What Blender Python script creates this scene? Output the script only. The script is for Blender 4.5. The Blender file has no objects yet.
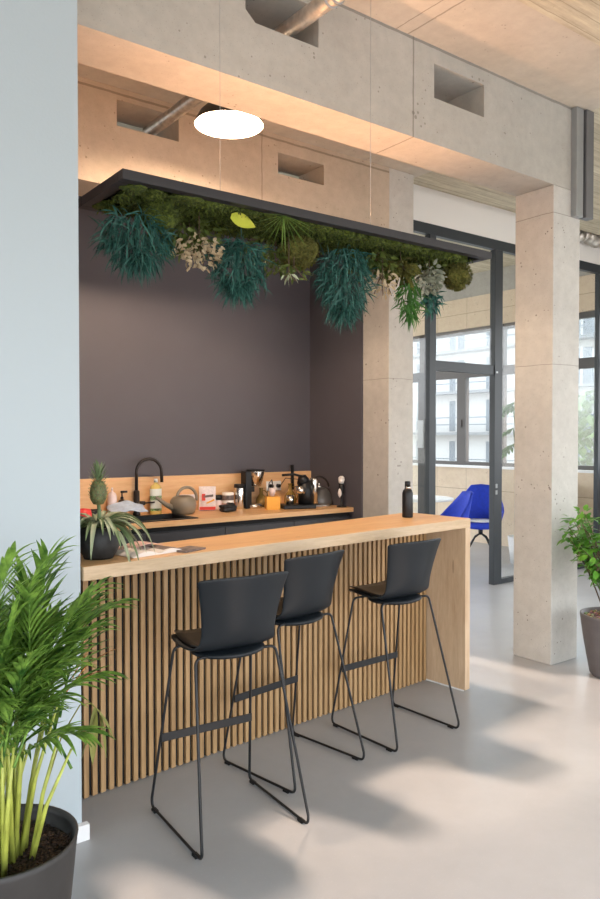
import bpy, bmesh, math, random
from mathutils import Vector, Matrix
random.seed(7)
SC = bpy.context.scene
COL = SC.collection
PI = math.pi

# ------------------------------------------------------------------ materials
def nt(name):
    m = bpy.data.materials.new(name); m.use_nodes = True
    t = m.node_tree; b = t.nodes['Principled BSDF']
    return m, t, b
def lk(t, a, b): t.links.new(a, b)
def rgb(*c): return (c[0], c[1], c[2], 1)
def srgb(r, g, b):
    f = lambda v: ((v/255+.055)/1.055)**2.4 if v/255 > .04045 else v/255/12.92
    return (f(r), f(g), f(b), 1)
def math_node(t, op, a, b=None, c=None):
    n = t.nodes.new('ShaderNodeMath'); n.operation = op
    for i, v in enumerate((a, b, c)):
        if v is None: continue
        if isinstance(v, (int, float)): n.inputs[i].default_value = v
        else: lk(t, v, n.inputs[i])
    return n.outputs[0]
def mix(t, fac, a, b, mode='MIX'):
    n = t.nodes.new('ShaderNodeMix'); n.data_type = 'RGBA'; n.blend_type = mode
    if isinstance(fac, (int, float)): n.inputs[0].default_value = fac
    else: lk(t, fac, n.inputs[0])
    for i, v in ((6, a), (7, b)):
        if isinstance(v, tuple): n.inputs[i].default_value = v
        else: lk(t, v, n.inputs[i])
    return n.outputs[2]
def ramp(t, v, stops):
    n = t.nodes.new('ShaderNodeValToRGB')
    while len(n.color_ramp.elements) < len(stops): n.color_ramp.elements.new(.5)
    for e, (p, c) in zip(n.color_ramp.elements, stops):
        e.position = p; e.color = c if isinstance(c, tuple) else (c, c, c, 1)
    lk(t, v, n.inputs[0]); return n.outputs[0]
def coords(t, scale=(1, 1, 1), kind='geo'):
    if kind == 'geo':
        g = t.nodes.new('ShaderNodeNewGeometry').outputs['Position']
    else:
        g = t.nodes.new('ShaderNodeTexCoord').outputs['Object']
    m = t.nodes.new('ShaderNodeMapping'); m.inputs['Scale'].default_value = scale
    lk(t, g, m.inputs[0]); return m.outputs[0]
def noise(t, vec, s, detail=4, rough=.55, dist=0):
    n = t.nodes.new('ShaderNodeTexNoise'); n.inputs['Scale'].default_value = s
    n.inputs['Detail'].default_value = detail; n.inputs['Roughness'].default_value = rough
    n.inputs['Distortion'].default_value = dist
    lk(t, vec, n.inputs['Vector']); return n.outputs[0]
def voro(t, vec, s, feat='F1'):
    n = t.nodes.new('ShaderNodeTexVoronoi'); n.inputs['Scale'].default_value = s; n.feature = feat
    lk(t, vec, n.inputs['Vector']); return n.outputs[0]
def bump(t, b, h, strength=.3, dist=.01):
    n = t.nodes.new('ShaderNodeBump'); n.inputs['Strength'].default_value = strength
    n.inputs['Distance'].default_value = dist
    lk(t, h, n.inputs['Height']); lk(t, n.outputs[0], b.inputs['Normal'])
def plain(name, col, rough=.5, metal=0, spec=.5, var=0.0, vs=20):
    m, t, b = nt(name)
    b.inputs['Base Color'].default_value = col
    b.inputs['Roughness'].default_value = rough; b.inputs['Metallic'].default_value = metal
    b.inputs['Specular IOR Level'].default_value = spec
    if var:
        n = noise(t, coords(t, kind='obj'), vs, 3)
        dk = (col[0]*(1-var), col[1]*(1-var), col[2]*(1-var), 1)
        lt = (min(1, col[0]*(1+var)), min(1, col[1]*(1+var)), min(1, col[2]*(1+var)), 1)
        lk(t, ramp(t, n, ((.3, dk), (.7, lt))), b.inputs['Base Color'])
    return m
def concrete(name, c1, c2, joints=(), boards=None, pore=.6, rough=.85):
    """joints: (axis, position, halfwidth) dark formwork joints in world metres"""
    m, t, b = nt(name)
    v = coords(t)
    n1 = noise(t, v, 1.3, 5, .6, .4)
    n2 = noise(t, v, 14, 5, .6)
    col = ramp(t, n1, ((.3, c1), (.7, c2)))
    col = mix(t, .22, col, ramp(t, n2, ((.3, .38), (.7, .70))), 'OVERLAY')
    vo = voro(t, v, 24)
    nn = noise(t, v, 5, 2)
    pr = math_node(t, 'LESS_THAN', vo, math_node(t, 'MULTIPLY', math_node(t, 'SUBTRACT', nn, .46), .9))
    col = mix(t, math_node(t, 'MULTIPLY', pr, pore), col, (c1[0]*.45, c1[1]*.42, c1[2]*.4, 1))
    vo2 = voro(t, v, 60)
    pr2 = math_node(t, 'MULTIPLY', math_node(t, 'LESS_THAN', vo2, .16), .45*pore)
    col = mix(t, pr2, col, (c1[0]*.6, c1[1]*.58, c1[2]*.55, 1))
    h = math_node(t, 'SUBTRACT', n2, pr)
    sep = t.nodes.new('ShaderNodeSeparateXYZ'); lk(t, t.nodes.new('ShaderNodeNewGeometry').outputs['Position'], sep.inputs[0])
    wob = math_node(t, 'MULTIPLY', math_node(t, 'SUBTRACT', noise(t, v, 9, 3), .5), .012)
    for ax, pos, hw in joints:
        d = math_node(t, 'ABSOLUTE', math_node(t, 'SUBTRACT', math_node(t, 'ADD', sep.outputs[ax], wob), pos))
        k = math_node(t, 'LESS_THAN', d, hw)
        col = mix(t, math_node(t, 'MULTIPLY', k, .6), col, (c1[0]*.4, c1[1]*.37, c1[2]*.34, 1))
        h = math_node(t, 'SUBTRACT', h, k)
    if boards:
        ax, w = boards
        q = math_node(t, 'DIVIDE', math_node(t, 'ADD', sep.outputs[ax], wob), w)
        fr = math_node(t, 'FRACT', math_node(t, 'ADD', q, 100))
        k = math_node(t, 'LESS_THAN', fr, .06)
        fl = math_node(t, 'FLOOR', q)
        wn = t.nodes.new('ShaderNodeTexWhiteNoise'); wn.noise_dimensions = '1D'; lk(t, fl, wn.inputs['W'])
        sc = (1, 14, 1) if ax == 0 else (1, 14, 1)
        gr = noise(t, coords(t, (1.2, 14, 1) if ax == 1 else (14, 1.2, 1)), 2.2, 5, .65)
        col = mix(t, .45, col, ramp(t, gr, ((.3, (.28, .24, .18, 1)), (.7, (.8, .78, .7, 1)))), 'OVERLAY')
        col = mix(t, .25, col, ramp(t, wn.outputs[0], ((0, .3), (1, .75))), 'OVERLAY')
        col = mix(t, math_node(t, 'MULTIPLY', k, .5), col, (c1[0]*.5, c1[1]*.45, c1[2]*.4, 1))
        h = math_node(t, 'ADD', h, math_node(t, 'SUBTRACT', gr, math_node(t, 'MULTIPLY', k, 1.0)))
    lk(t, col, b.inputs['Base Color'])
    b.inputs['Roughness'].default_value = rough
    bump(t, b, h, .35, .006)
    return m
def wood(name, c1, c2, c3, scale=(1, 8, 8), rough=.45, knots=True, kind='obj'):
    """grain runs along the axis with the small scale"""
    m, t, b = nt(name)
    v = coords(t, scale, kind)
    n1 = noise(t, v, 2.2, 6, .6, .6)
    n2 = noise(t, v, 14, 4, .6, .2)
    col = ramp(t, n1, ((.25, c1), (.5, c2), (.75, c3)))
    col = mix(t, .3, col, ramp(t, n2, ((.3, .38), (.7, .66))), 'OVERLAY')
    # stave blocks
    if knots:
        v2 = coords(t, (scale[0]*.9, scale[1]*.35, scale[2]*.35), kind)
        vo = voro(t, v2, 3.2)
        k = math_node(t, 'LESS_THAN', vo, .055)
        col = mix(t, math_node(t, 'MULTIPLY', k, .55), col, (c1[0]*.35, c1[1]*.3, c1[2]*.25, 1))
    lk(t, col, b.inputs['Base Color'])
    b.inputs['Roughness'].default_value = rough
    bump(t, b, n2, .08, .002)
    return m
def leafm(name, c1, c2, rough=.5, s=9, transl=.12, kind='obj'):
    m, t, b = nt(name)
    n = noise(t, coords(t, kind=kind), s, 3)
    lk(t, ramp(t, n, ((.3, c1), (.7, c2))), b.inputs['Base Color'])
    b.inputs['Roughness'].default_value = rough
    b.inputs['Specular IOR Level'].default_value = .35
    tr = t.nodes.new('ShaderNodeBsdfTranslucent'); lk(t, ramp(t, n, ((.3, c1), (.7, c2))), tr.inputs[0])
    mx = t.nodes.new('ShaderNodeMixShader'); mx.inputs[0].default_value = transl
    out = t.nodes['Material Output']
    lk(t, b.outputs[0], mx.inputs[1]); lk(t, tr.outputs[0], mx.inputs[2]); lk(t, mx.outputs[0], out.inputs[0])
    return m
def emis(name, col, s):
    m, t, b = nt(name)
    b.inputs['Base Color'].default_value = col
    b.inputs['Emission Color'].default_value = col; b.inputs['Emission Strength'].default_value = s
    return m
def glassm(name, tint=(1, 1, 1, 1), gloss=.06):
    m = bpy.data.materials.new(name); m.use_nodes = True; t = m.node_tree
    t.nodes.remove(t.nodes['Principled BSDF']); out = t.nodes['Material Output']
    tr = t.nodes.new('ShaderNodeBsdfTransparent'); tr.inputs[0].default_value = tint
    gl = t.nodes.new('ShaderNodeBsdfGlossy'); gl.inputs['Roughness'].default_value = .02
    lw = t.nodes.new('ShaderNodeLayerWeight'); lw.inputs[0].default_value = .15
    f = math_node(t, 'ADD', math_node(t, 'MULTIPLY', lw.outputs['Facing'], .25), gloss)
    mx = t.nodes.new('ShaderNodeMixShader'); lk(t, f, mx.inputs[0])
    lk(t, tr.outputs[0], mx.inputs[1]); lk(t, gl.outputs[0], mx.inputs[2]); lk(t, mx.outputs[0], out.inputs[0])
    return m

CJ = .0035
M = {}
M['concrete_front'] = concrete('concrete_front', rgb(.36, .345, .31), rgb(.44, .42, .38), ((0, 3.2, .006), (2, 3.955, .008)))
M['concrete_rear'] = concrete('concrete_rear', rgb(.42, .35, .27), rgb(.52, .44, .35), ((0, 3.245, .004), (2, 3.925, .008)))
M['concrete_column'] = concrete('concrete_column', rgb(.44, .425, .395), rgb(.53, .515, .48), ((2, 3.19, .003), (2, 2.13, .0025)), pore=.9)
M['ceiling'] = concrete('ceiling_concrete', rgb(.46, .405, .33), rgb(.56, .50, .42), ((0, 3.155, .006), (0, 3.06, .004), (1, 2.54, .010)), pore=.4)
M['ceiling_board'] = concrete('ceiling_boarded', rgb(.42, .38, .29), rgb(.55, .50, .40), boards=(1, .1), pore=.3)
M['facade_inner'] = concrete('facade_inner', rgb(.58, .47, .35), rgb(.68, .56, .43), ((2, .80, .005), (2, 3.5, .004), (1, 7.7, .004), (1, 8.3, .004)), pore=.7)
M['grey_concrete'] = concrete('grey_concrete', rgb(.33, .32, .29), rgb(.40, .385, .35), pore=.2)
M['white_wall'] = plain('white_wall', rgb(.42, .485, .525), .7)
t = M['white_wall'].node_tree; b_ = t.nodes['Principled BSDF']
bump(t, b_, noise(t, coords(t), 90, 3), .12, .003)
M['white_trim'] = plain('white_trim', rgb(.78, .79, .8), .5)
M['white_panel'] = plain('white_panel', rgb(.78, .76, .73), .6)
M['dark_wall'] = plain('dark_wall', rgb(.088, .083, .098), .6, var=.05, vs=2)
M['black'] = plain('black_metal', rgb(.010, .011, .013), .4, spec=.35)
M['black_matt'] = plain('black_matt', rgb(.003, .003, .0035), .8)
M['stool_shell'] = plain('stool_shell', rgb(.0045, .008, .012), .48, spec=.35, var=.08, vs=40)
M['stool_pad'] = plain('stool_pad', rgb(.012, .010, .010), .3)
M['anthracite'] = plain('anthracite_frame', rgb(.024, .031, .038), .45, var=.05, vs=2)
M['window_frame'] = plain('window_frame', rgb(.075, .07, .068), .5)
M['cabinet'] = plain('cabinet_front', rgb(.03, .031, .037), .45)
M['canopy_black'] = plain('canopy_black', rgb(.022, .021, .025), .5)
M['canopy_grey'] = plain('canopy_grey', rgb(.07, .068, .072), .5)
M['steel'] = plain('steel', rgb(.33, .35, .36), .38, .6, var=.06, vs=8)
M['steel_dark'] = plain('steel_dark', rgb(.16, .165, .175), .45, .5, var=.06, vs=8)
M['chrome'] = plain('chrome', rgb(.75, .72, .68), .18, 1)
M['galv'] = plain('galvanised', rgb(.52, .48, .43), .38, .75, var=.25, vs=22)
M['oak_top'] = wood('oak_worktop', rgb(.60, .33, .14), rgb(.70, .42, .20), rgb(.78, .50, .26), (1, 9, 9), .42)
M['oak_edge'] = wood('oak_edge', rgb(.44, .31, .18), rgb(.53, .39, .25), rgb(.60, .46, .31), (1, 9, 9), .5)
M['oak_end'] = wood('oak_end', rgb(.46, .31, .19), rgb(.55, .40, .26), rgb(.63, .48, .33), (9, 9, 1), .5)
M['slat'] = wood('slat_oak', rgb(.26, .148, .062), rgb(.37, .222, .10), rgb(.46, .295, .148), (14, 14, 1), .5, knots=False)
M['splash'] = wood('backsplash_oak', rgb(.66, .37, .17), rgb(.76, .46, .23), rgb(.83, .54, .29), (1, 9, 9), .5)

# floor
m, t, b = nt('floor_concrete')
v = coords(t)
c = ramp(t, noise(t, v, .7, 5, .6, .3), ((.3, rgb(.325, .333, .348)), (.7, rgb(.395, .405, .42))))
c = mix(t, .12, c, ramp(t, noise(t, v, 6, 6, .7), ((.3, .38), (.7, .66))), 'OVERLAY')
sp = math_node(t, 'LESS_THAN', voro(t, v, 55), .10)
c = mix(t, math_node(t, 'MULTIPLY', sp, .22), c, rgb(.6, .58, .56))
lk(t, c, b.inputs['Base Color'])
lk(t, ramp(t, noise(t, v, 2.2, 4), ((.3, .30), (.7, .36))), b.inputs['Roughness'])
b.inputs['Specular IOR Level'].default_value = .55
M['floor'] = m

M['palm_green'] = leafm('palm_green', rgb(.025, .10, .018), rgb(.30, .50, .09), .36, 22, .28)
M['palm_dry'] = leafm('palm_dry', rgb(.45, .16, .03), rgb(.55, .26, .06), .5, 5)
M['palm_olive'] = leafm('palm_olive', rgb(.16, .19, .04), rgb(.30, .26, .08), .5, 5)
M['cane'] = plain('cane', rgb(.36, .40, .07), .4, var=.35, vs=14)
M['teal_leaf'] = leafm('teal_leaf', rgb(.006, .035, .030), rgb(.055, .19, .155), .5, 40, .04)
M['green_leaf'] = leafm('green_leaf', rgb(.03, .12, .02), rgb(.09, .24, .05), .5, 10)
M['ficus_leaf'] = leafm('ficus_leaf', rgb(.05, .20, .02), rgb(.20, .46, .06), .4, 8, .25)
M['cream_leaf'] = leafm('cream_leaf', rgb(.40, .30, .17), rgb(.62, .52, .36), .55, 12)
M['silver_leaf'] = leafm('silver_leaf', rgb(.20, .23, .17), rgb(.44, .44, .34), .55, 12)
M['yellow_leaf'] = leafm('yellow_leaf', rgb(.38, .44, .02), rgb(.55, .55, .05), .5, 12)
M['olive_leaf'] = leafm('olive_leaf', rgb(.07, .11, .02), rgb(.16, .20, .05), .5, 12)
M['bromeliad'] = leafm('bromeliad_leaf', rgb(.07, .12, .05), rgb(.20, .28, .14), .45, 12)
M['fern'] = leafm('fern_green', rgb(.09, .17, .03), rgb(.16, .26, .05), .5, 12)
M['pale_leaf2'] = leafm('bromeliad_pale', rgb(.20, .27, .15), rgb(.42, .46, .32), .45, 12)
M['pale_leaf'] = leafm('pale_leaf', rgb(.40, .46, .30), rgb(.55, .60, .42), .5, 12)
def mossm(name, c1, c2, c3):
    m, t, b = nt(name)
    v = coords(t, kind='geo')
    n = noise(t, v, 70, 5, .7); n0 = noise(t, v, 9, 3)
    c = ramp(t, n, ((.3, c1), (.5, c2), (.7, c3)))
    c = mix(t, .5, c, ramp(t, n0, ((.3, .3), (.7, .7))), 'OVERLAY')
    lk(t, c, b.inputs['Base Color']); b.inputs['Roughness'].default_value = .95
    bump(t, b, n, 1, .02); return m
M['moss'] = mossm('moss', rgb(.018, .030, .004), rgb(.07, .10, .010), rgb(.20, .25, .03))
M['moss_brown'] = mossm('moss_brown', rgb(.05, .05, .008), rgb(.13, .13, .02), rgb(.25, .22, .05))
M['pot_dark'] = plain('pot_dark', rgb(.024, .023, .023), .55, var=.12, vs=25)
M['pot_grey'] = plain('pot_grey', rgb(.12, .11, .113), .5, var=.1, vs=12)
M['pot_black'] = plain('pot_black', rgb(.016, .018, .020), .55, var=.5, vs=30)
m, t, b = nt('soil')
v = coords(t); n = voro(t, v, 85)
lk(t, ramp(t, n, ((.1, rgb(.10, .055, .03)), (.5, rgb(.035, .02, .012)), (.8, rgb(.012, .008, .006)))), b.inputs['Base Color'])
b.inputs['Roughness'].default_value = .95; bump(t, b, n, 1, .02); M['soil'] = m
m, t, b = nt('pebbles')
v = coords(t); n = voro(t, v, 45)
vn = t.nodes.new('ShaderNodeTexVoronoi'); vn.inputs['Scale'].default_value = 45; lk(t, v, vn.inputs['Vector'])
lk(t, mix(t, .5, ramp(t, n, ((.1, rgb(.6, .48, .33)), (.7, rgb(.12, .08, .05)))), vn.outputs['Color'], 'OVERLAY'), b.inputs['Base Color'])
b.inputs['Roughness'].default_value = .8; bump(t, b, n, 1, .02); M['pebbles'] = m
M['blue'] = plain('blue_fabric', rgb(.012, .045, .50), .75, var=.12, vs=30)
M['white'] = plain('white_plastic', rgb(.8, .8, .79), .4)
M['ceramic'] = plain('white_ceramic', rgb(.82, .78, .74), .3)
M['taupe'] = plain('taupe_plastic', rgb(.25, .21, .155), .42)
M['kettle'] = plain('kettle_grey', rgb(.11, .105, .10), .35, .3)
M['bronze'] = plain('bronze_black', rgb(.035, .028, .026), .3, .5)
M['orange'] = plain('orange_card', rgb(.85, .42, .06), .6)
M['red'] = plain('red_plastic', rgb(.72, .05, .05), .45)
M['redprint'] = plain('red_print', rgb(.70, .06, .04), .5)
M['paper'] = plain('paper', rgb(.78, .73, .70), .7)
M['pack'] = plain('pack_white', rgb(.78, .70, .70), .45, var=.1, vs=60)
M['pinkp'] = plain('pink_print', rgb(.65, .42, .38), .7, var=.3, vs=30)
M['photo'] = plain('dark_print', rgb(.16, .12, .11), .6, var=.6, vs=30)
M['blue_cloth'] = plain('pale_blue_cloth', rgb(.50, .62, .80), .85, var=.1, vs=40)
M['yellow_soap'] = plain('yellow_soap', rgb(.70, .52, .15), .25)
M['label_white'] = plain('label_white', rgb(.80, .82, .74), .5)
M['label_green'] = plain('label_green', rgb(.10, .38, .05), .5)
M['amber'] = plain('amber_glass', rgb(.30, .19, .05), .12)
M['amberbottle'] = plain('brown_bottle', rgb(.05, .025, .018), .2)
M['pinkb'] = plain('clear_pink_bottle', rgb(.75, .62, .60), .2)
M['pine'] = plain('pineapple_skin', rgb(.12, .12, .045), .6, var=.5, vs=60)
M['cork'] = plain('cork', rgb(.62, .42, .24), .8)
M['glass'] = glassm('clear_glass', (.97, .98, .975, 1), .012)
M['glass_win'] = glassm('window_glass', (.96, .98, .98, 1), .03)
M['lampout'] = plain('lamp_black', rgb(.02, .02, .02), .4)
M['lampin'] = plain('lamp_white', rgb(.9, .87, .82), .4)
M['bulb'] = emis('bulb_glow', rgb(1, .80, .58), 12)
M['led'] = emis('led_warm', rgb(1, .52, .26), 40)  # glow of the strips added on top of the canopy
M['building'] = plain('building_white', rgb(.33, .335, .335), .8)
M['building_win'] = plain('building_window', rgb(.06, .085, .11), .6)
M['building_grey'] = plain('building_grey', rgb(.10, .11, .12), .7)
M['tree_green'] = leafm('tree_green', rgb(.05, .10, .03), rgb(.13, .20, .07), .7, 2)
M['bark'] = plain('bark', rgb(.12, .08, .05), .9)
M['ground_out'] = plain('ground_out', rgb(.35, .36, .36), .9)

# ------------------------------------------------------------------ mesh builder
class MB:
    def __init__(s): s.v = []; s.f = []; s.m = []; s.smooth = []; s.cur = 0; s.sm = False
    def add(s, vs, fs):
        o = len(s.v); s.v += [tuple(v) for v in vs]
        for f in fs: s.f.append(tuple(i+o for i in f)); s.m.append(s.cur); s.smooth.append(s.sm)
        return s
    def box(s, x0, x1, y0, y1, z0, z1, T=None):
        vs = [Vector((x, y, z)) for x in (x0, x1) for y in (y0, y1) for z in (z0, z1)]
        if T: vs = [T @ v for v in vs]
        return s.add(vs, [(0, 1, 3, 2), (4, 6, 7, 5), (0, 4, 5, 1), (2, 3, 7, 6), (0, 2, 6, 4), (1, 5, 7, 3)])
    def lathe(s, prof, n=24, c=(0, 0, 0), T=None, closed=False):
        o = []; k = len(prof)
        for i in range(n):
            a = 2*PI*i/n
            for r, z in prof:
                p = Vector((c[0]+r*math.cos(a), c[1]+r*math.sin(a), c[2]+z)); o.append(T @ p if T else p)
        fs = []
        for i in range(n):
            j = (i+1) % n
            for q in range(k-1): fs.append((i*k+q, j*k+q, j*k+q+1, i*k+q+1))
        old = s.sm; s.sm = True; s.add(o, fs); s.sm = old
        return s
    def cap(s, r, z, n=24, c=(0, 0, 0), up=True):
        vs = [(c[0]+r*math.cos(2*PI*i/n), c[1]+r*math.sin(2*PI*i/n), c[2]+z) for i in range(n)]
        return s.add(vs, [tuple(range(n)) if up else tuple(reversed(range(n)))])
    def tube(s, pts, r, n=8, radii=None, caps=True):
        pts = [Vector(p) for p in pts]; k = len(pts); o = []
        ref = None
        for i, p in enumerate(pts):
            d = (pts[min(i+1, k-1)]-pts[max(i-1, 0)])
            if d.length < 1e-9: d = Vector((0, 0, 1))
            d.normalize()
            if ref is None:
                ref = Vector((0, 0, 1)) if abs(d.z) < .9 else Vector((1, 0, 0))
            a = d.cross(ref); 
            if a.length < 1e-6: a = d.cross(Vector((0, 1, 0)))
            a.normalize(); b2 = a.cross(d).normalized(); ref = b2
            rr = radii[i] if radii else r
            for q in range(n):
                th = 2*PI*q/n; o.append(p+a*(rr*math.cos(th))+b2*(rr*math.sin(th)))
        fs = []
        for i in range(k-1):
            for q in range(n):
                w = (q+1) % n; fs.append((i*n+q, i*n+w, (i+1)*n+w, (i+1)*n+q))
        if caps: fs.append(tuple(reversed(range(n)))); fs.append(tuple((k-1)*n+q for q in range(n)))
        old = s.sm; s.sm = True; s.add(o, fs); s.sm = old
        return s
    def leaf(s, base, d, L, W, droop=.3, seg=5, up=Vector((0, 0, 1)), fold=.15, shape=None, twist=0):
        base = Vector(base); d = Vector(d).normalized()
        side = d.cross(up)
        if side.length < 1e-4: side = d.cross(Vector((1, 0, 0)))
        side.normalize()
        if twist: side = Matrix.Rotation(twist, 3, d) @ side
        vs = []; p = base.copy(); dd = d.copy()
        for i in range(seg+1):
            u = i/seg
            w = W*.5*(shape(u) if shape else math.sin(PI*min(1, u*.93+.07))**.8*(1-u*.25))
            if i == seg: w = W*.02
            nrm = side.cross(dd).normalized()
            vs += [p-side*w+nrm*w*fold*2, p, p+side*w+nrm*w*fold*2]
            dd = (dd+Vector((0, 0, -1))*droop/seg).normalized()
            p = p+dd*(L/seg)
        fs = []
        for i in range(seg):
            a = i*3; fs += [(a, a+1, a+4, a+3), (a+1, a+2, a+5, a+4)]
        old = s.sm; s.sm = True; s.add(vs, fs); s.sm = old
        return s
    def blob(s, c, rx, ry, rz, n=10, jit=.12, rnd=random):
        bm = bmesh.new(); bmesh.ops.create_icosphere(bm, subdivisions=3 if n > 8 else 2, radius=1)
        o = []
        ph = [rnd.uniform(0, 6) for _ in range(6)]
        for v in bm.verts:
            k = 1+jit*(math.sin(v.co.x*5+ph[0])+math.sin(v.co.y*6+ph[1])+math.sin(v.co.z*5+ph[2]))*.5+rnd.uniform(-jit, jit)*.4
            o.append((c[0]+v.co.x*rx*k, c[1]+v.co.y*ry*k, c[2]+v.co.z*rz*k))
        fs = [tuple(v.index for v in f.verts) for f in bm.faces]; bm.free()
        old = s.sm; s.sm = True; s.add(o, fs); s.sm = old
        return s
    def build(s, name, mats, parent=None, bevel=0, loc=None, rotz=0):
        me = bpy.data.meshes.new(name); me.from_pydata(s.v, [], s.f)
        if not isinstance(mats, (list, tuple)): mats = [mats]
        for m in mats: me.materials.append(m)
        me.polygons.foreach_set('material_index', s.m)
        me.polygons.foreach_set('use_smooth', s.smooth)
        me.update()
        o = bpy.data.objects.new(name, me); COL.objects.link(o)
        if parent: o.parent = parent
        if loc: o.location = loc
        if rotz: o.rotation_euler.z = rotz
        if bevel:
            md = o.modifiers.new('edge', 'BEVEL'); md.width = bevel; md.segments = 2; md.limit_method = 'ANGLE'
        return o
def tag(o, label=None, cat=None, group=None, kind=None):
    if label: o['label'] = label
    if cat: o['category'] = cat
    if group: o['group'] = group
    if kind: o['kind'] = kind
    return o
def thing(name, label, cat, loc=(0, 0, 0), rotz=0, group=None):
    o = bpy.data.objects.new(name, None); COL.objects.link(o)
    o.location = loc; o.rotation_euler = (0, 0, rotz); o.empty_display_size = .1
    return tag(o, label, cat, group)
def struct(name, mb, mats, bevel=0):
    o = mb.build(name, mats, bevel=bevel); o['kind'] = 'structure'; return o
def copy_tree(o, parent=None):
    c = o.copy(); COL.objects.link(c); c.parent = parent
    for ch in [x for x in bpy.data.objects if x.parent == o]: copy_tree(ch, c)
    return c

# ------------------------------------------------------------------ shell
ZC = 3.965
struct('floor', MB().box(-7, 9.0, -8, 12, -.12, 0), M['floor'])
cb = MB().box(-7, 4.95, -2.14, 4.95, ZC, 4.3)
cb.v = []; cb.f = []; cb.m = []; cb.smooth = []; cb.box(-7, 4.95, 2.54, 4.95, ZC, 4.3)
struct('ceiling', cb, M['ceiling'])
struct('ceiling_boarded', MB().box(-7, 9.0, -2.14, 2.54, ZC-.012, 4.3).box(4.95, 9.0, 2.54, 4.95, ZC+.005, 4.3).box(-7, 9.0, 4.95, 12, 4.08, 4.3), M['ceiling_board'])
# front beam with openings
def beam(name, x0, x1, y0, y1, z0, z1, holes, mat, extra=None):
    mb = MB(); xs = x0
    for (a, b2, c0, c1) in holes:
        mb.box(xs, a, y0, y1, z0, z1)
        mb.box(a, b2, y0, y1, z0, c0); mb.box(a, b2, y0, y1, c1, z1)
        xs = b2
    mb.box(xs, x1, y0, y1, z0, z1)
    if extra: extra(mb)
    return struct(name, mb, mat)
def chamf(mb):
    mb.add([(2.03, 3.147, 3.68), (2.03, 3.147, 3.73), (2.09, 3.147, 3.68), (2.03, 3.47, 3.68), (2.03, 3.47, 3.73), (2.09, 3.47, 3.68)],
           [(0, 1, 2), (3, 5, 4), (1, 4, 5, 2)])
beam('concrete_beam', -2, 4.905, 3.147, 3.47, 3.38, ZC, [(2.03, 2.49, 3.68, 3.885), (3.375, 3.835, 3.655, 3.86)], M['concrete_front'], chamf)
beam('concrete_beam', -2, 4.585, 4.80, 5.14, 3.30, ZC, [(2.07, 2.535, 3.71, 3.885), (3.396, 3.855, 3.665, 3.83)], M['concrete_rear'])
struct('concrete_column', MB().box(4.585, 4.905, 3.147, 3.47, 0, 3.38), M['concrete_column'], .006)
struct('concrete_column', MB().box(4.585, 4.888, 4.80, 5.14, 0, ZC), M['concrete_column'], .006)
# alcove
struct('wall_back', MB().box(.8, 4.70, 5.91, 6.05, 0, 3.6), M['dark_wall'])
struct('wall_right', MB().box(4.57, 4.70, 5.14, 5.91, 0, 3.6), M['dark_wall'])
struct('wall_alcove_left', MB().box(.8, 1.0, 3.1, 5.91, 0, 3.6), M['dark_wall'])
struct('ceiling_alcove', MB().box(.8, 4.70, 5.14, 5.91, 3.6, 3.7), M['dark_wall'])
# white partition wall at left
struct('wall_left', MB().box(-6.9, 1.100, 2.93, 3.08, 0, ZC), M['white_wall'])
struct('baseboard_left', MB().box(-6.9, 1.122, 2.90, 2.93, 0, .065), M['white_trim'], .002)

# unseen sun mask added behind the camera; lower edge shaped to cast the floor patches
mb = MB()
prof = []
x = -7.0
YW = -2.2
# rounded lobes of the mask, set out from the wanted sun patches
SUN_AZ, SUN_EL = math.radians(-8), math.radians(31)   # azimuth measured from +Y, towards +X
k_ = math.tan(SUN_EL)/math.cos(SUN_AZ)
def z_at(yfloor): return (yfloor-YW)*k_
zb_hi, zb_lo = z_at(2.62), z_at(2.14)
shift = (2.4-YW)*math.tan(SUN_AZ)      # a ray entering at x lands on the floor at x+shift
OPEN = [(-7, -6.2), (-5.6, -4.8), (-4.2, -3.4), (-2.8, -2.2), (-1.6, -.9), (-.2, .4), (1.05, 1.32), (1.67, 2.06), (2.31, 2.85), (3.235, 3.95)]
bounds = []
x = -7.0
while x < 9.0:
    xf = x+shift; h = None
    for a, b2 in OPEN:
        if a <= xf < b2:
            u = (xf-a)/(b2-a); yb = 2.64-.05*(1-u)**2-(.38*max(0, (u-.45)/.55)**2.6 if a < 3 else 0); h = yb
    if h is None:
        if xf >= 3.95: h = 3.9 if xf < 4.5 else 2.95
        else:
            lo = max([b2 for a, b2 in OPEN if b2 <= xf] or [-8]); hi = min([a for a, b2 in OPEN if a > xf] or [9])
            u = (xf-lo)/(hi-lo); h = 2.26-.14*(1-(2*u-1)**4)**.5
    bounds.append((x, z_at(h))); x += .012
vs = []; fs = []
for i, (xx, h) in enumerate(bounds):
    vs += [(xx, YW, h), (xx, YW, ZC), (xx, YW+.06, h), (xx, YW+.06, ZC)]
    if i:
        a = (i-1)*4; b2 = i*4
        fs += [(a, b2, b2+1, a+1), (a+2, a+3, b2+3, b2+2), (a, a+2, b2+2, b2)]
mb.add(vs, fs)
struct('wall_rear', mb, M['white_wall'])

# steel channel by the column head
ch = thing('steel_channel', 'short galvanised steel channel fixed upright beside the beam, over the front column', 'bracket', (4.79, 3.147, 3.19))
g = MB(); g.box(0, .085, -.045, 0, 0, .77); g.build('light_flange', M['steel'], ch, .003)
g = MB(); g.box(.10, .19, -.06, -.002, 0, .77); g.box(.085, .10, -.012, -.002, 0, .77); g.build('dark_flange', M['steel_dark'], ch, .003)

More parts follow.
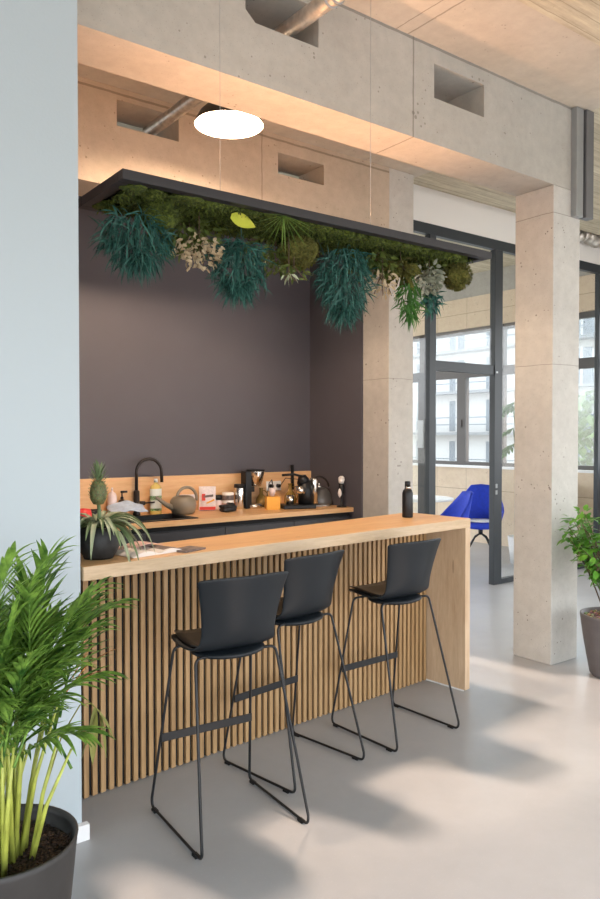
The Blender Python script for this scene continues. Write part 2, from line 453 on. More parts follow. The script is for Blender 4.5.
# metal pipe through the beams
pp = thing('metal_pipe', 'mottled round metal pipe running under the ceiling through the beam openings', 'pipe', (2.35, 1.2, 3.765))
g = MB(); g.tube([(0, 0, 0), (0, 3.70, 0)], .043, 20); g.build('pipe_run', M['galv'], pp)
g = MB()
for yy in (1.62, 1.665): g.tube([(0, yy, 0), (0, yy+.012, 0)], .049, 20)
g.build('sleeve_joint', M['steel'], pp)

# ------------------------------------------------------------------ pendant lamp
LP = Vector((2.493, 4.054, 3.573))
lamp = thing('pendant_lamp', 'lit round black dome pendant lamp with white inside, between the two beams', 'lamp', LP)
outer = [(.214, 0), (.21, .02), (.185, .065), (.14, .11), (.085, .14), (.05, .15), (.05, .19), (.02, .195)]
inner = [(r-.004, z-.003) for r, z in outer[1:6]]
MB().lathe(outer, 40).build('shade', M['lampout'], lamp)
MB().lathe([(.213, -.001)]+inner+[(.0, .145)], 40).build('shade_lining', M['lampin'], lamp)
g = MB(); g.blob((0, 0, .055), .05, .05, .05, jit=0); g.build('bulb', M['bulb'], lamp)
g = MB(); g.tube([(0, 0, .19), (0, 0, ZC-LP.z)], .004, 6); g.build('cord', M['black'], lamp)

# ------------------------------------------------------------------ glass partition and doorway
GY0, GY1 = 5.22, 5.28
part = thing('glass_partition', 'dark framed glass partition with open doorway behind the bar end', 'glass partition', (4.90, GY0, 0))
g = MB(); X = lambda x: x-4.90
g.box(0, X(8.99), 0, .06, 3.63, 3.735)
g.box(X(6.56), X(6.69), 0, .07, 0, 3.63)
g.box(X(5.545), X(5.64), 0, .07, 0, 3.63)
g.box(X(5.64), X(6.56), .01, .06, 2.28, 2.385)
g.box(X(6.69), X(8.99), 0, .06, 0, .055)
g.box(X(8.56), X(8.68), 0, .06, .055, 3.63)
g.box(0, X(5.545), .0, .06, 0, .055)
g.build('frame', M['anthracite'], part, .003)
MB().box(X(6.69), X(8.56), .025, .035, .055, 3.63).build('glass_pane', M['glass'], part)
MB().box(0.0, X(5.545), .025, .035, .055, 3.63).build('glass_pane', M['glass'], part)
MB().box(X(5.64), X(6.56), .025, .035, 2.385, 3.63).build('glass_pane', M['glass'], part)
g = MB()
g.box(X(6.58), X(6.61), -.004, 0, 1.055, 1.10); g.box(X(6.58), X(6.61), -.004, 0, .985, 1.03); g.box(X(6.58), X(6.61), -.004, 0, 2.30, 2.32)
g.build('strike_plate', M['steel'], part)
struct('trim_bulkhead', MB().box(4.90, 8.99, GY0, GY1, 3.735, 4.08), M['white_panel'])
# open door leaf swung into the office, seen on edge
leafd = thing('glass_door', 'open dark framed glass door leaf swung back behind the doorway post', 'door', (5.60, GY1+.012, 0))
g = MB(); g.box(-.05, 0, 0, .09, .01, 2.26); g.box(-.05, 0, .81, .90, .01, 2.26); g.box(-.05, 0, .09, .81, .01, .11); g.box(-.05, 0, .09, .81, 2.17, 2.26)
g.build('frame', M['anthracite'], leafd, .003)
MB().box(-.03, -.02, .09, .81, .11, 2.17).build('glass_pane', M['glass'], leafd)
g = MB(); g.box(-.065, -.05, .0, .085, 1.50, 1.78); g.build('push_plate', M['steel'], leafd, .003)

dc = thing('foil_duct', 'crumpled silver foil duct lying above the white bulkhead right of the front column', 'duct', (7.6, 5.10, 3.985))
g = MB(); g.tube([(i*.03, .012*math.sin(i*1.7), .02*math.sin(i*.5)) for i in range(45)], .08, 14, radii=[.075+.012*(i % 2) for i in range(45)]); g.build('duct_body', M['galv'], dc)
# ------------------------------------------------------------------ facade (office windows)
FX = 9.0
fb = MB()
fb.box(FX, FX+.3, -8, 12, 0, 1.13); fb.box(FX, FX+.3, -8, 12, 3.27, 3.74)
struct('wall_facade', fb, M['facade_inner'])
struct('trim_1', MB().box(FX-.02, FX+.3, -8, 12, 3.74, 4.08), M['grey_concrete'])
struct('trim_2', MB().box(FX-.05, FX+.02, -8, 12, 1.13, 1.165), M['white_trim'])
mull = [3.8, 5.42, 7.16, 8.60, 10.3, 12]
for i in range(len(mull)-1):
    a, b2 = mull[i], mull[i+1]
    w = MB()
    w.box(FX+.05, FX+.13, a, a+.14, 1.165, 3.27); w.box(FX+.05, FX+.13, b2-.14+.02, b2, 1.165, 3.27)
    w.box(FX+.05, FX+.13, a, b2, 1.165, 1.22); w.box(FX+.05, FX+.13, a, b2, 3.19, 3.27); w.box(FX+.05, FX+.13, a, b2, 2.52, 2.66)
    if i == 2:
        w.box(FX+.045, FX+.13, 7.76, 7.93, 1.22, 2.52); w.box(FX+.03, FX+.05, 7.83, 7.85, 1.75, 1.87)
    o = struct('window_%d' % (i+1), w, M['window_frame'])
    MB().box(FX+.085, FX+.095, a+.05, b2-.05, 1.2, 3.22).build('glass_pane', M['glass_win'], o)

# office things ----------------------------------------------------------------
def tub_chair():
    r = thing('tub_chair', '', 'chair')
    n = 28; vs = []; fs = []
    # shell: wraps back and arms
    rings = 7
    for j in range(rings+1):
        u = j/rings
        for i in range(n+1):
            a = -PI*.5+(i/n-.5)*2*math.radians(128)   # back at -y
            back = max(0, math.cos(a+PI/2))
            top = .60+.30*back**1.6 if back > 0 else .60-.02
            fa = abs(i/n-.5)*2
            top = .655+.30*max(0, min(1, 1.45-fa*2.1))-.05*fa
            z = .40+(top-.40)*u
            rr = .19+.08*u**.6+.0*u
            vs.append((rr*1.08*math.cos(a), rr*math.sin(a)-.05*u*max(0, 1-fa), z))
    for j in range(rings):
        for i in range(n): a = j*(n+1)+i; fs.append((a, a+1, a+n+2, a+n+1))
    g = MB(); g.sm = True; g.add(vs, fs); o = g.build('shell', M['blue'], r)
    md = o.modifiers.new('s', 'SOLIDIFY'); md.thickness = .03; md.offset = 0
    g = MB(); g.lathe([(0, .38), (.17, .385), (.215, .41), (.215, .44), (.17, .465), (0, .47)], 28); g.build('seat', M['blue'], r)
    g = MB(); g.tube([(0, 0, .38), (0, 0, .30)], .03, 10); g.build('swivel', M['black'], r)
    for k in range(4):
        a = PI/4+k*PI/2
        g = MB(); g.tube([(0.02*math.cos(a), .02*math.sin(a), .31), (.10*math.cos(a), .10*math.sin(a), .27), (.28*math.cos(a), .28*math.sin(a), .03), (.29*math.cos(a), .29*math.sin(a), .0)], .011, 8)
        g.build('leg', M['black'], r)
    return r
c1 = tub_chair(); c1.location = (7.95, 6.55, 0); c1.rotation_euler.z = math.radians(128)
c1['label'] = 'blue upholstered tub chair nearer the window wall, turned to show its tall back'
MB().lathe([(0, .475), (.15, .475), (.17, .485), (.15, .50), (0, .50)], 20).build('seat_pad', M['white'], c1)
c2 = copy_tree(c1); c2.location = (6.78, 6.12, 0); c2.rotation_euler.z = math.radians(62)
c2['label'] = 'blue upholstered tub chair seen from its side just behind the bar end'
for c_ in (c1, c2): c_['group'] = 'blue chairs in the glass office'
tb = thing('round_table', 'small round white table in the office behind the partition', 'table', (7.70, 7.42, 0))
MB().lathe([(0, .715), (.46, .72), (.47, .735), (.46, .75), (0, .75)], 40).build('tabletop', M['white'], tb)
MB().tube([(0, 0, .02), (0, 0, .715)], .035, 12).build('pedestal', M['white'], tb)
MB().lathe([(0, .02), (.25, .015), (.26, 0), (0, 0)], 32).build('base', M['white'], tb)
# low shelf behind the glass
sh = thing('shelf_rack', 'white low open shelf rack with beige backs behind the glass partition', 'shelf', (8.25, 6.15, 0))
g = MB()
for z in (.02, .34, .66, .98): g.box(0, .75, -.30, .0, z, z+.02)
g.box(-.02, 0, -.30, 0, 0, 1.0); g.box(.73, .75, -.3, 0, 0, 1.0)
g.build('shelf_frame', M['white_trim'], sh)
MB().box(0, .73, -.012, -.002, .02, .98).build('back_panel', M['facade_inner'], sh)

# monstera behind the glass
mo = thing('monstera_plant', 'tall monstera plant standing in the office behind the glass', 'plant', (7.99, 5.93, 0))
MB().lathe([(0, 0), (.13, 0), (.17, .34), (.155, .34), (.14, .3), (0, .3)], 24).build('pot', M['white'], mo)
for i, (dx, dy, H) in enumerate(((-.16, .10, 1.98), (-.13, .12, 1.72), (-.15, .06, 1.52), (.15, -.10, 1.85), (.18, .05, 1.6), (.02, .2, 2.05), (.0, -.18, 1.7))):
    tip = Vector((dx*.6, dy*.6, H))
    g = MB(); g.tube([(0, 0, .3), (tip.x*.2, tip.y*.2, H*.6), tip], .008, 6); g.build('stem', M['green_leaf'], mo)
    lf = MB(); d = Vector((dx, dy, -.12)).normalized(); side = d.cross(Vector((0, 0, 1))).normalized()
    lf.leaf(tip, d, .34, .13, .5, 5)
    for k in range(5):
        for sgn in (-1, 1):
            lf.leaf(tip+d*.055*(k+.4), (d*.5+side*sgn*1.0+Vector((0, 0, .1))).normalized(), .19-.02*k, .055, .4, 4)
    lf.build('leaf', M['green_leaf'], mo)

# ------------------------------------------------------------------ outside
struct('ground', MB().box(9.6, 60, -20, 60, -4.1, -4.0), M['ground_out'])
bd = thing('apartment_building', 'pale apartment building with balconies across the street, seen through office windows', 'building', (40.0, 14.0, -4))
MB().box(0, 8, 0, 52, 0, 17).build('wall', M['building'], bd)
for fl in range(6):
    z = .2+fl*2.8
    g = MB(); g.box(-1.0, 0, 0.5, 51.5, z-.16, z+.02); g.build('balcony_slab', M['building_grey'], bd)
    g = MB()
    for zz in (.98, .5): g.box(-1.02, -.96, .5, 51.5, z+zz, z+zz+.07)
    for k in range(22): g.box(-1.03, -.96, .5+k*2.4, .58+k*2.4, z, z+1.02)
    g.build('railing', M['building_win'], bd)
    for k in range(16):
        g = MB(); y = 1.2+k*3.2; g.box(-.06, .01, y, y+1.3, z+.1, z+2.2); w_ = g.build('window', M['building_win'], bd)
        MB().box(-.09, -.06, y+.58, y+.72, z+.1, z+2.2).build('window_bar', M['building'], w_)
bd2 = thing('office_block', 'distant pale grey tower block beyond the tree, seen right of the column', 'building', (60, 31, -4))
MB().box(0, 8, 0, 14, 0, 20).build('wall', M['building_grey'], bd2)
rr = random.Random(3)
def out_tree(x, y, h, w, label):
    tr = thing('street_tree', label, 'tree', (x, y, -4), group='trees outside the windows')
    MB().tube([(0, 0, 0), (0.1, 0, h*.5), (0, .1, h*.8)], .12, 8).build('trunk', M['bark'], tr)
    lf = MB()
    for i in range(900):
        a = rr.uniform(0, 2*PI); u = rr.random()**.5; ph = rr.uniform(-1, 1)
        p = Vector((w*u*math.cos(a)*math.sqrt(1-ph*ph), w*u*math.sin(a)*math.sqrt(1-ph*ph), h*.66+h*.36*ph))
        lf.leaf(p, (rr.uniform(-1, 1), rr.uniform(-1, 1), rr.uniform(-1, .6)), .45, .28, .3, 2)
    lf.build('crown', M['tree_green'], tr)
out_tree(20, 11.6, 7.2, 1.5, 'light green street tree outside the window right of the front column')
out_tree(17.5, 9.0, 6.0, 1.4, 'lower bushy street tree outside, beside the pale green one')

# ------------------------------------------------------------------ bar counter
BA = math.radians(5.19)
BO = Vector((1.125, 2.922, 0))
def bw(u, v, z=0):   # bar frame to world
    return Vector((BO.x+u*math.cos(BA)-v*math.sin(BA), BO.y+u*math.sin(BA)+v*math.cos(BA), z))
bar = thing('bar_counter', 'oak topped bar counter with vertical slatted front and waterfall end panel', 'bar counter', BO, BA)
BL = 2.622
g = MB(); g.box(-.015, BL, 0, .54, 1.042, 1.10)
g.v = [(x, y if y < .1 else (.340 if x < 1 else .512), z) for x, y, z in g.v]
g.m = [1, 1, 1, 1, 0, 0]; g.f
# face order: -x,+x,-y,+y,-z,+z
g.m = [1, 1, 1, 1, 1, 0]
g.build('worktop', [M['oak_top'], M['oak_edge']], bar, .002)
MB().box(BL-.05, BL-.0005, .001, .508, .006, 1.0418).build('end_panel', M['oak_end'], bar, .002)
MB().box(BL-.045, BL-.01, .02, .05, 0, .006).box(BL-.045, BL-.01, .4, .43, 0, .006).build('foot', M['black'], bar)
g = MB(); p = .0415; n = int((BL-.05)/p)
for i in range(n+1):
    x0 = BL-.05-(i+1)*p+.006
    g.box(max(x0, .0), x0+.0235, .303, .3178, .004, 1.0418)
g.build('slat', M['slat'], bar)
MB().box(0, BL-.0505, .3182, .328, .004, 1.0415).build('backing', M['black_matt'], bar)
MB().box(0, BL-.0505, .3285, .337, .004, 1.0415).build('carcass', M['cabinet'], bar)
MB().box(BL-.056, BL-.0505, .01, .306, 0, .008).build('floor_trim', M['white_trim'], bar)

# ------------------------------------------------------------------ stools
def stool():
    r = thing('bar_stool', '', 'bar stool')
    # shell profile from seat front (+y) back and up
    prof = [(.225, .742), (.19, .762), (.12, .765), (.04, .758), (-.04, .752), (-.095, .758), (-.135, .785), (-.155, .83), (-.168, .89), (-.184, .97), (-.202, 1.045), (-.209, 1.070)]
    halfw = [.145, .180, .203, .212, .206, .188, .172, .168, .174, .188, .206, .212]
    nx = 14; vs = []; fs = []
    for j, ((y, z), w) in enumerate(zip(prof, halfw)):
        for i in range(nx+1):
            s_ = (i/nx-.5)*2
            e = s_*s_
            if j < 5: vs.append((w*s_, y-.012*e*(j < 2), z+.012*e*e))
            else:
                bend = .055*e*min(1, (j-4)/3)
                lift = .018*e*e*max(0, (6.5-j)/2) if j < 7 else 0
                zz = z+lift-(.012*e*e if j == len(prof)-1 else 0)
                vs.append((w*s_, y+bend, zz))
    for j in range(len(prof)-1):
        for i in range(nx): a = j*(nx+1)+i; fs.append((a, a+nx+1, a+nx+2, a+1))
    g = MB(); g.sm = True; g.add(vs, fs); o = g.build('seat_shell', M['stool_shell'], r)
    md = o.modifiers.new('s', 'SOLIDIFY'); md.thickness = .013; md.offset = -1
    md = o.modifiers.new('ss', 'SUBSURF'); md.levels = 1; md.render_levels = 2
    # thin seat pad
    vs = []; fs = []
    pr = [(.195, .768), (.12, .772), (.04, .766), (-.04, .760), (-.09, .766)]
    for j, (y, z) in enumerate(pr):
        w = (.155, .178, .188, .184, .168)[j]
        for i in range(11):
            s_ = (i/10-.5)*2; vs.append((w*s_, y, z+.010*s_**4))
    for j in range(4):
        for i in range(10): a = j*11+i; fs.append((a, a+11, a+12, a+1))
    g = MB(); g.sm = True; g.add(vs, fs); o = g.build('seat_pad', M['stool_pad'], r)
    md = o.modifiers.new('s', 'SOLIDIFY'); md.thickness = .006; md.offset = 0
    g = MB(); g.blob((0, -.01, .728), .165, .135, .027, jit=0); g.build('underplate', M['stool_shell'], r)
    for sx in (-1, 1):
        # one bent steel rod per side: front leg, runner, rear leg
        T = sx*.187; B_ = sx*.243
        pts = []
        def arc(p0, pc, p1, n=5):
            p0, pc, p1 = map(Vector, (p0, pc, p1))
            for i in range(n+1):
                u = i/n; pts.append((1-u)**2*p0+2*u*(1-u)*pc+u*u*p1)
        pts.append(Vector((sx*.10, .115, .728)))
        arc((T-sx*.03, .12, .728), (T, .125, .73), (T+sx*.003, .13, .70))
        arc((B_, .240, .05), (B_, .246, .009), (B_, .215, .009))
        arc((B_, -.232, .009), (B_, -.266, .009), (B_, -.260, .05))
        arc((T+sx*.003, -.095, .70), (T, -.09, .73), (T-sx*.03, -.085, .728))
        pts.append(Vector((sx*.10, -.08, .728)))
        g = MB(); g.tube(pts, .0062, 8); g.build('leg', M['black'], r)
        g = MB(); g.box(B_-.010, B_+.010, -.225, -.19, 0.0, .010); g.box(B_-.010, B_+.010, .19, .225, 0.0, .010); g.build('glide', M['black_matt'], r)
    g = MB(); z0 = .325
    yl = lambda z: .125+(.243-.125)*(.73-z)/.72
    xl = .187+(.243-.187)*(.73-z0)/.72
    a_ = yl(z0)
    g.box(-xl-.004, xl+.004, a_-.012, a_-.006, z0-.018, z0+.018); g.build('footrest', M['black'], r, .001)
    return r
s0 = stool()
spots = [((1.660, 2.725, 0), -4, 'black moulded bar stool at the plant end of the slatted bar, seat seen pinkish'),
         ((2.203, 2.992, 0), 8.5, 'black moulded bar stool pushed closest to the bar, standing in the middle of the three'),
         ((2.917, 3.010, 0), 2.0, 'black moulded bar stool beside the oak end panel of the bar')]
for i, (lc, rz, lb) in enumerate(spots):
    o = s0 if i == 0 else copy_tree(s0)
    o.location = lc; o.rotation_euler.z = math.radians(rz); o['label'] = lb; o['group'] = 'bar stools along the bar'

# ------------------------------------------------------------------ rear kitchen counter
KZ = .96
SX0, SX1, SY0, SY1 = 2.38, 2.93, 5.335, 5.69
kc = thing('kitchen_cabinet', 'row of dark handleless base cabinets under the rear worktop', 'cabinet', (1.02, 5.27, 0))
MB().box(0, SX0-1.02-.01, .02, .63, .08, KZ-.042).box(SX1-1.02+.01, 3.52, .02, .63, .08, KZ-.042).box(SX0-1.03, SX1-1.01, .02, .63, .08, KZ-.18).box(SX0-1.03, SX1-1.01, .02, .05, KZ-.18, KZ-.042).build('carcass', M['cabinet'], kc)
MB().box(0, 3.52, .06, .12, 0, .08).build('plinth', M['black_matt'], kc)
MB().box(0, 3.52, .001, .02, KZ-.075, KZ-.045).build('grip_channel', M['black_matt'], kc)
for k in range(5):
    x0 = .08+k*.70
    MB().box(x0+.003, x0+.697 if k < 4 else 3.52, 0, .0195, .09, KZ-.085).build('door', M['cabinet'], kc, .002)
# worktop with sink cut-out
wt = MB()
wt.box(1.02, SX0, 5.25, 5.905, KZ-.04, KZ); wt.box(SX1, 4.57, 5.25, 5.905, KZ-.04, KZ)
wt.box(SX0, SX1, 5.25, SY0, KZ-.04, KZ); wt.box(SX0, SX1, SY1, 5.905, KZ-.04, KZ)
wt_o = wt.build('rear_worktop', M['oak_top']); tag(wt_o, 'long oak worktop over the dark cabinets along the back wall', 'worktop')
sk = thing('kitchen_sink', 'black inset sink in the rear oak worktop below the tap', 'sink', (SX0, SY0, KZ))
g = MB(); w_, d_ = SX1-SX0, SY1-SY0
g.box(-.035, w_+.035, -.035, .012, 0.0005, .008); g.box(-.035, w_+.035, d_-.012, d_+.035, .0005, .008)
g.box(-.035, .012, .012, d_-.012, .0005, .008); g.box(w_-.012, w_+.035, .012, d_-.012, .0005, .008)
g.build('rim', M['black'], sk, .002)
g = MB(); g.box(.0005, .008, .0005, d_-.0005, -.16, 0); g.box(w_-.008, w_-.0005, .0005, d_-.0005, -.16, 0); g.box(.008, w_-.008, .0005, .008, -.16, 0); g.box(.008, w_-.008, d_-.008, d_-.0005, -.16, 0); g.box(.008, w_-.008, .008, d_-.008, -.16, -.152)
g.build('bowl', M['black'], sk)
bs = MB().box(1.02, 4.565, 5.885, 5.908, KZ+.001, KZ+.315).build('backsplash', M['splash']); tag(bs, 'oak backsplash board running behind the rear worktop', 'backsplash')

def onk(x, y): return (x, y, KZ+.001)
# tap
tp = thing('kitchen_tap', 'black high arched kitchen tap standing behind the sink', 'tap', onk(2.66, 5.80))
g = MB(); g.lathe([(0, 0), (.032, 0), (.032, .015), (.026, .03), (.026, .20), (.018, .21), (0, .212)], 20); g.build('body', M['bronze'], tp)
pts = [(0, 0, .2), (0, 0, .36)]
for i in range(1, 15):
    a = PI-i*PI/14; pts.append((.11+.11*math.cos(a), -.02*i/14, .36+.11*math.sin(a)))
pts.append((.222, -.02, .27)); g = MB(); g.tube(pts, .014, 12); g.build('spout', M['bronze'], tp)
g = MB(); g.tube([(.02, 0, .10), (.07, -.01, .10)], .018, 12); g.tube([(.07, -.01, .10), (.15, -.03, .105)], .007, 8); g.build('lever', M['bronze'], tp)
# soap bottle yellow
def bottle(name, label, cat, loc, r, h, mat, cap, capr=.4, labels=None, square=1.0):
    o = thing(name, label, cat, loc)
    g = MB(); g.lathe([(0, 0), (r*.95, 0), (r, .01), (r, h*.68), (r*.8, h*.8), (r*capr, h*.86), (r*capr, h*.9), (0, h*.9)], 22)
    if square != 1: g.v = [(x, y*square, z) for x, y, z in g.v]
    g.build('body', mat, o)
    g = MB(); g.lathe([(0, h), (r*capr*.95, h), (r*capr*1.1, h*.9), (0, h*.9)], 16); g.build('cap', cap, o)
    if labels:
        for (z0, z1, mm, k) in labels:
            g = MB(); g.lathe([(r*1.015, h*z0), (r*1.015, h*z1)], 22)
            if square != 1: g.v = [(x, y*square-.0005, z) for x, y, z in g.v]
            g.build('label', mm, o)
    return o
bottle('dish_soap_bottle', 'yellow dish soap bottle with white and green label behind the sink', 'bottle', onk(2.835, 5.80), .052, .30, M['yellow_soap'], M['white'], .3, [(.1, .72, M['label_white'], 0), (.40, .52, M['label_green'], 0), (.1, .17, M['label_green'], 0)], .6)
bottle('squeeze_bottle', 'pale pinkish squeeze bottle with pointed tip on the rear worktop behind the pineapple plant', 'bottle', onk(2.455, 5.82), .038, .24, M['pinkb'], M['pinkb'], .22)
pb = bottle('soap_dispenser', 'small dark brown soap dispenser with black pump beside the squeeze bottle', 'soap dispenser', onk(2.545, 5.83), .036, .16, M['amberbottle'], M['black'], .35)
g = MB(); g.tube([(0, 0, .155), (0, 0, .20)], .006, 8); g.tube([(-.01, 0, .2), (.045, 0, .2)], .009, 8); g.build('pump', M['black'], pb)
# blue cloth, draped on rack
cl = MB(); n = 14; vs = []; fs = []
for j in range(n+1):
    for i in range(n+1):
        u, w = i/n, j/n
        x = u*.30; y = w*.20; z = .03+.10*math.sin(PI*min(1, u*.6+.2))*(.35+.65*w)+.006*math.sin(u*14+w*6)
        vs.append((x, y, z))
for j in range(n):
    for i in range(n): a = j*(n+1)+i; fs.append((a, a+1, a+n+2, a+n+1))
cl.sm = True; cl.add(vs, fs)
bowlr = thing('washing_up_bowl', 'dark low bowl under the pale blue cloth left of the tap', 'bowl', onk(2.26, 5.78), 0)
MB().lathe([(0, 0), (.06, 0), (.085, .07), (.08, .07), (.055, .01), (0, .01)], 24).build('body', M['black'], bowlr)
co = cl.build('dish_cloth', M['blue_cloth'], loc=(2.36, 5.62, KZ+.0)); co.rotation_euler.z = -.2
md = co.modifiers.new('s', 'SOLIDIFY'); md.thickness = .004
tag(co, 'pale blue cloth draped over the sink edge behind the pineapple plant', 'cloth')
rb = MB(); rb.lathe([(0, 0), (.05, 0), (.07, .05), (.055, .10), (.0, .11)], 20)
ro = rb.build('red_bowl', M['red'], loc=onk(2.12, 5.58)); tag(ro, 'red rounded item on the rear worktop at the white wall edge', 'container')

# watering can
wc = thing('watering_can', 'taupe round watering can with hoop handle and long spout beside the sink', 'watering can', onk(3.03, 5.68))
g = MB(); g.lathe([(0, 0), (.075, 0), (.10, .02), (.115, .07), (.108, .115), (.085, .145), (.06, .155), (.055, .15)], 28); g.build('body', M['taupe'], wc)
g = MB(); pts = []
for i in range(17):
    a = math.radians(-10+i*200/16); pts.append((.035+.095*math.cos(a)*1.0, 0, .125+.10*math.sin(a)))
g.tube(pts, .0125, 10); g.build('handle', M['taupe'], wc)
g = MB(); g.tube([(-.08, 0, .05), (-.16, -.01, .085), (-.26, -.02, .155)], .02, 12, radii=[.03, .02, .012]); g.build('spout', M['taupe'], wc)

# packs
def pack(label, loc, w, d, h, mats, rot=0, bands=(), mat=None):
    o = thing('snack_pack', label, 'food pack', loc, rot)
    g = MB(); n = 10; vs = []; fs = []
    for j in range(n+1):
        v_ = j/n
        for i in range(9):
            s_ = (i/8-.5)*2
            dd = d*.5*(1-s_**4)*(math.sin(PI*min(1, .12+v_*.86)))**.5
            vs.append((w*.5*s_*(1-.03*math.sin(PI*v_)), -dd, h*v_))
        for i in range(9):
            s_ = -(i/8-.5)*2
            dd = d*.5*(1-s_**4)*(math.sin(PI*min(1, .12+v_*.86)))**.5
            vs.append((w*.5*s_*(1-.03*math.sin(PI*v_)), dd, h*v_))
    for j in range(n):
        for i in range(18): a = j*18+i; b2 = j*18+(i+1) % 18; fs.append((a, b2, b2+18, a+18))
    fs.append(tuple(reversed(range(18)))); fs.append(tuple(n*18+i for i in range(18)))
    g.sm = True; g.add(vs, fs); g.build('pouch', mats, o)
    for (x0, x1, z0, z1, mm, sl) in bands:
        gg = MB(); y = -d*.5-.002
        gg.add([(x0, y, z0), (x1, y, z0+sl), (x1, y, z1+sl), (x0, y, z1), (x0, y+.02, z0), (x1, y+.02, z0+sl), (x1, y+.02, z1+sl), (x0, y+.02, z1)],
               [(0, 1, 2, 3), (4, 7, 6, 5), (0, 4, 5, 1), (3, 2, 6, 7), (0, 3, 7, 4), (1, 5, 6, 2)])
        gg.build('print', mm, o)
    return o
pack('small white and red snack pouch half hidden behind the watering can', onk(3.15, 5.82), .13, .05, .15, M['pack'], -.3, [(-.06, .06, .01, .03, M['redprint'], 0), (-.0, .05, .05, .08, M['redprint'], .02)])
pack('white food pouch with red base band and biscuit print, right of the watering can', onk(3.335, 5.80), .15, .05, .215, M['pack'], -.45, [(-.07, .07, .008, .035, M['redprint'], 0), (-.035, .05, .115, .135, M['photo'], .01), (-.01, .06, .06, .075, M['orange'], .03), (-.05, -.02, .09, .15, M['redprint'], 0)])
jr = thing('jam_jar', 'small clear jar with black lid beside the white food pouch', 'jar', onk(3.455, 5.82))
MB().lathe([(0, 0), (.034, 0), (.036, .01), (.036, .08), (.028, .09), (0, .09)], 20).build('body', M['pinkb'], jr)
MB().lathe([(0, .13), (.036, .13), (.038, .09), (0, .09)], 20).build('lid', M['black'], jr)
mg = thing('coffee_tin', 'cream and brown coffee tin behind the crumpled black bag', 'tin', onk(3.535, 5.78))
MB().lathe([(0, 0), (.052, 0), (.054, .005), (.054, .15), (.05, .155), (0, .155)], 26).build('body', M['ceramic'], mg)
MB().lathe([(.0548, .085), (.0548, .13)], 26).build('label', M['photo'], mg)
MB().lathe([(.0548, .03), (.0548, .06)], 26).build('label', M['pinkp'], mg)
bg = MB(); bg.blob((0, 0, .032), .075, .055, .032, jit=.25, rnd=random.Random(5)); bg.blob((.03, .0, .05), .04, .035, .03, n=6, jit=.25, rnd=random.Random(6))
bo = bg.build('crumpled_bag', M['black'], loc=onk(3.42, 5.60)); tag(bo, 'crumpled shiny black bag lying in front of the coffee tin', 'bag')
tm = thing('steel_tumbler', 'tall steel insulated cup with black lid left of the coffee grinder', 'cup', onk(3.645, 5.76))
MB().lathe([(0, 0), (.036, 0), (.044, .02), (.046, .19), (.044, .195), (0, .195)], 26).build('body', M['chrome'], tm)
MB().lathe([(0, .225), (.047, .225), (.05, .195), (0, .195)], 26).build('lid', M['black'], tm)
# coffee grinder / filter machine
gd = thing('coffee_grinder', 'black coffee grinder with steel hopper on a round foot', 'coffee grinder', onk(3.76, 5.76))
MB().box(-.07, -.005, -.04, .05, .0, .34).build('tower', M['black'], gd, .008)
MB().lathe([(0, 0), (.075, 0), (.08, .01), (.08, .03), (.05, .045), (0, .045)], 28, c=(.045, 0, 0)).build('foot', M['chrome'], gd)
MB().lathe([(.03, .20), (.055, .205), (.085, .33), (.085, .34), (.0, .34)], 28, c=(.06, 0, 0)).build('hopper', M['chrome'], gd)
MB().lathe([(.0, .34), (.088, .34), (.088, .352), (.0, .354)], 28, c=(.06, 0, 0)).build('lid', M['black'], gd)
MB().box(-.005, .03, -.03, .03, .15, .20).build('burr_housing', M['black'], gd, .004)
# socket
so = thing('double_socket', 'white double wall socket with two black plugs on the backsplash', 'socket', (4.105, 5.884, KZ+.185))
MB().box(-.085, .085, -.012, -.0005, -.045, .045).build('plate', M['white'], so, .004)
for dx in (-.042, .042):
    T = Matrix.Translation((dx, -.012, 0)) @ Matrix.Rotation(PI/2, 4, 'X')
    g = MB(); g.lathe([(.0, .0005), (.019, .0005), (.017, .035), (.0, .038)], 16, T=T); g.build('plug', M['black'], so)
# glass carafes with amber coffee
def carafe(label, loc, s=1):
    o = thing('glass_carafe', label, 'carafe', loc)
    MB().lathe([(0, 0), (.05*s, 0), (.06*s, .03*s), (.055*s, .09*s), (.02*s, .14*s), (.018*s, .19*s), (.026*s, .205*s)], 24).build('body', M['amber'], o)
    pts = []
    for i in range(11):
        a = math.radians(-50+i*14); pts.append((.03*s+.06*s*math.cos(a), 0, .10*s+.075*s*math.sin(a)))
    MB().tube(pts, .006*s, 8).build('handle', M['amber'], o)
    return o
carafe('amber glass carafe with slender neck standing beside the grinder', onk(3.93, 5.83), .85)
carafe('amber glass carafe standing behind the coffee press, left of the espresso machine', onk(4.24, 5.79), 1.0)
# cables from socket
cb_ = MB(); cb_.tube([(4.063, 5.83, KZ+.185), (4.03, 5.80, KZ+.25), (3.95, 5.73, KZ+.22), (3.90, 5.70, KZ+.08), (3.87, 5.71, KZ+.01)], .004, 6)
tag(cb_.build('power_cable', M['black']), 'black power cable curving from the socket towards the grinder', 'cable')
cb_ = MB(); cb_.tube([(4.147, 5.83, KZ+.185), (4.19, 5.80, KZ+.26), (4.27, 5.70, KZ+.25), (4.32, 5.69, KZ+.12), (4.31, 5.68, KZ+.01)], .004, 6)
tag(cb_.build('power_cable', M['black']), 'black power cable curving from the socket behind the espresso machine', 'cable')
# orange box with glass on it
bx = thing('card_box', 'small orange cardboard box at the worktop front', 'box', onk(3.86, 5.545), -.4)
MB().box(-.062, .062, -.05, .05, 0, .115).build('carton', M['orange'], bx, .002)
gl = thing('drinking_glass', 'small empty glass standing on the orange box', 'glass', (3.86, 5.545, KZ+.1185))
MB().lathe([(0, .002), (.022, .0), (.032, .075), (.029, .075), (.02, .006), (0, .006)], 20).build('body', M['pinkb'], gl)
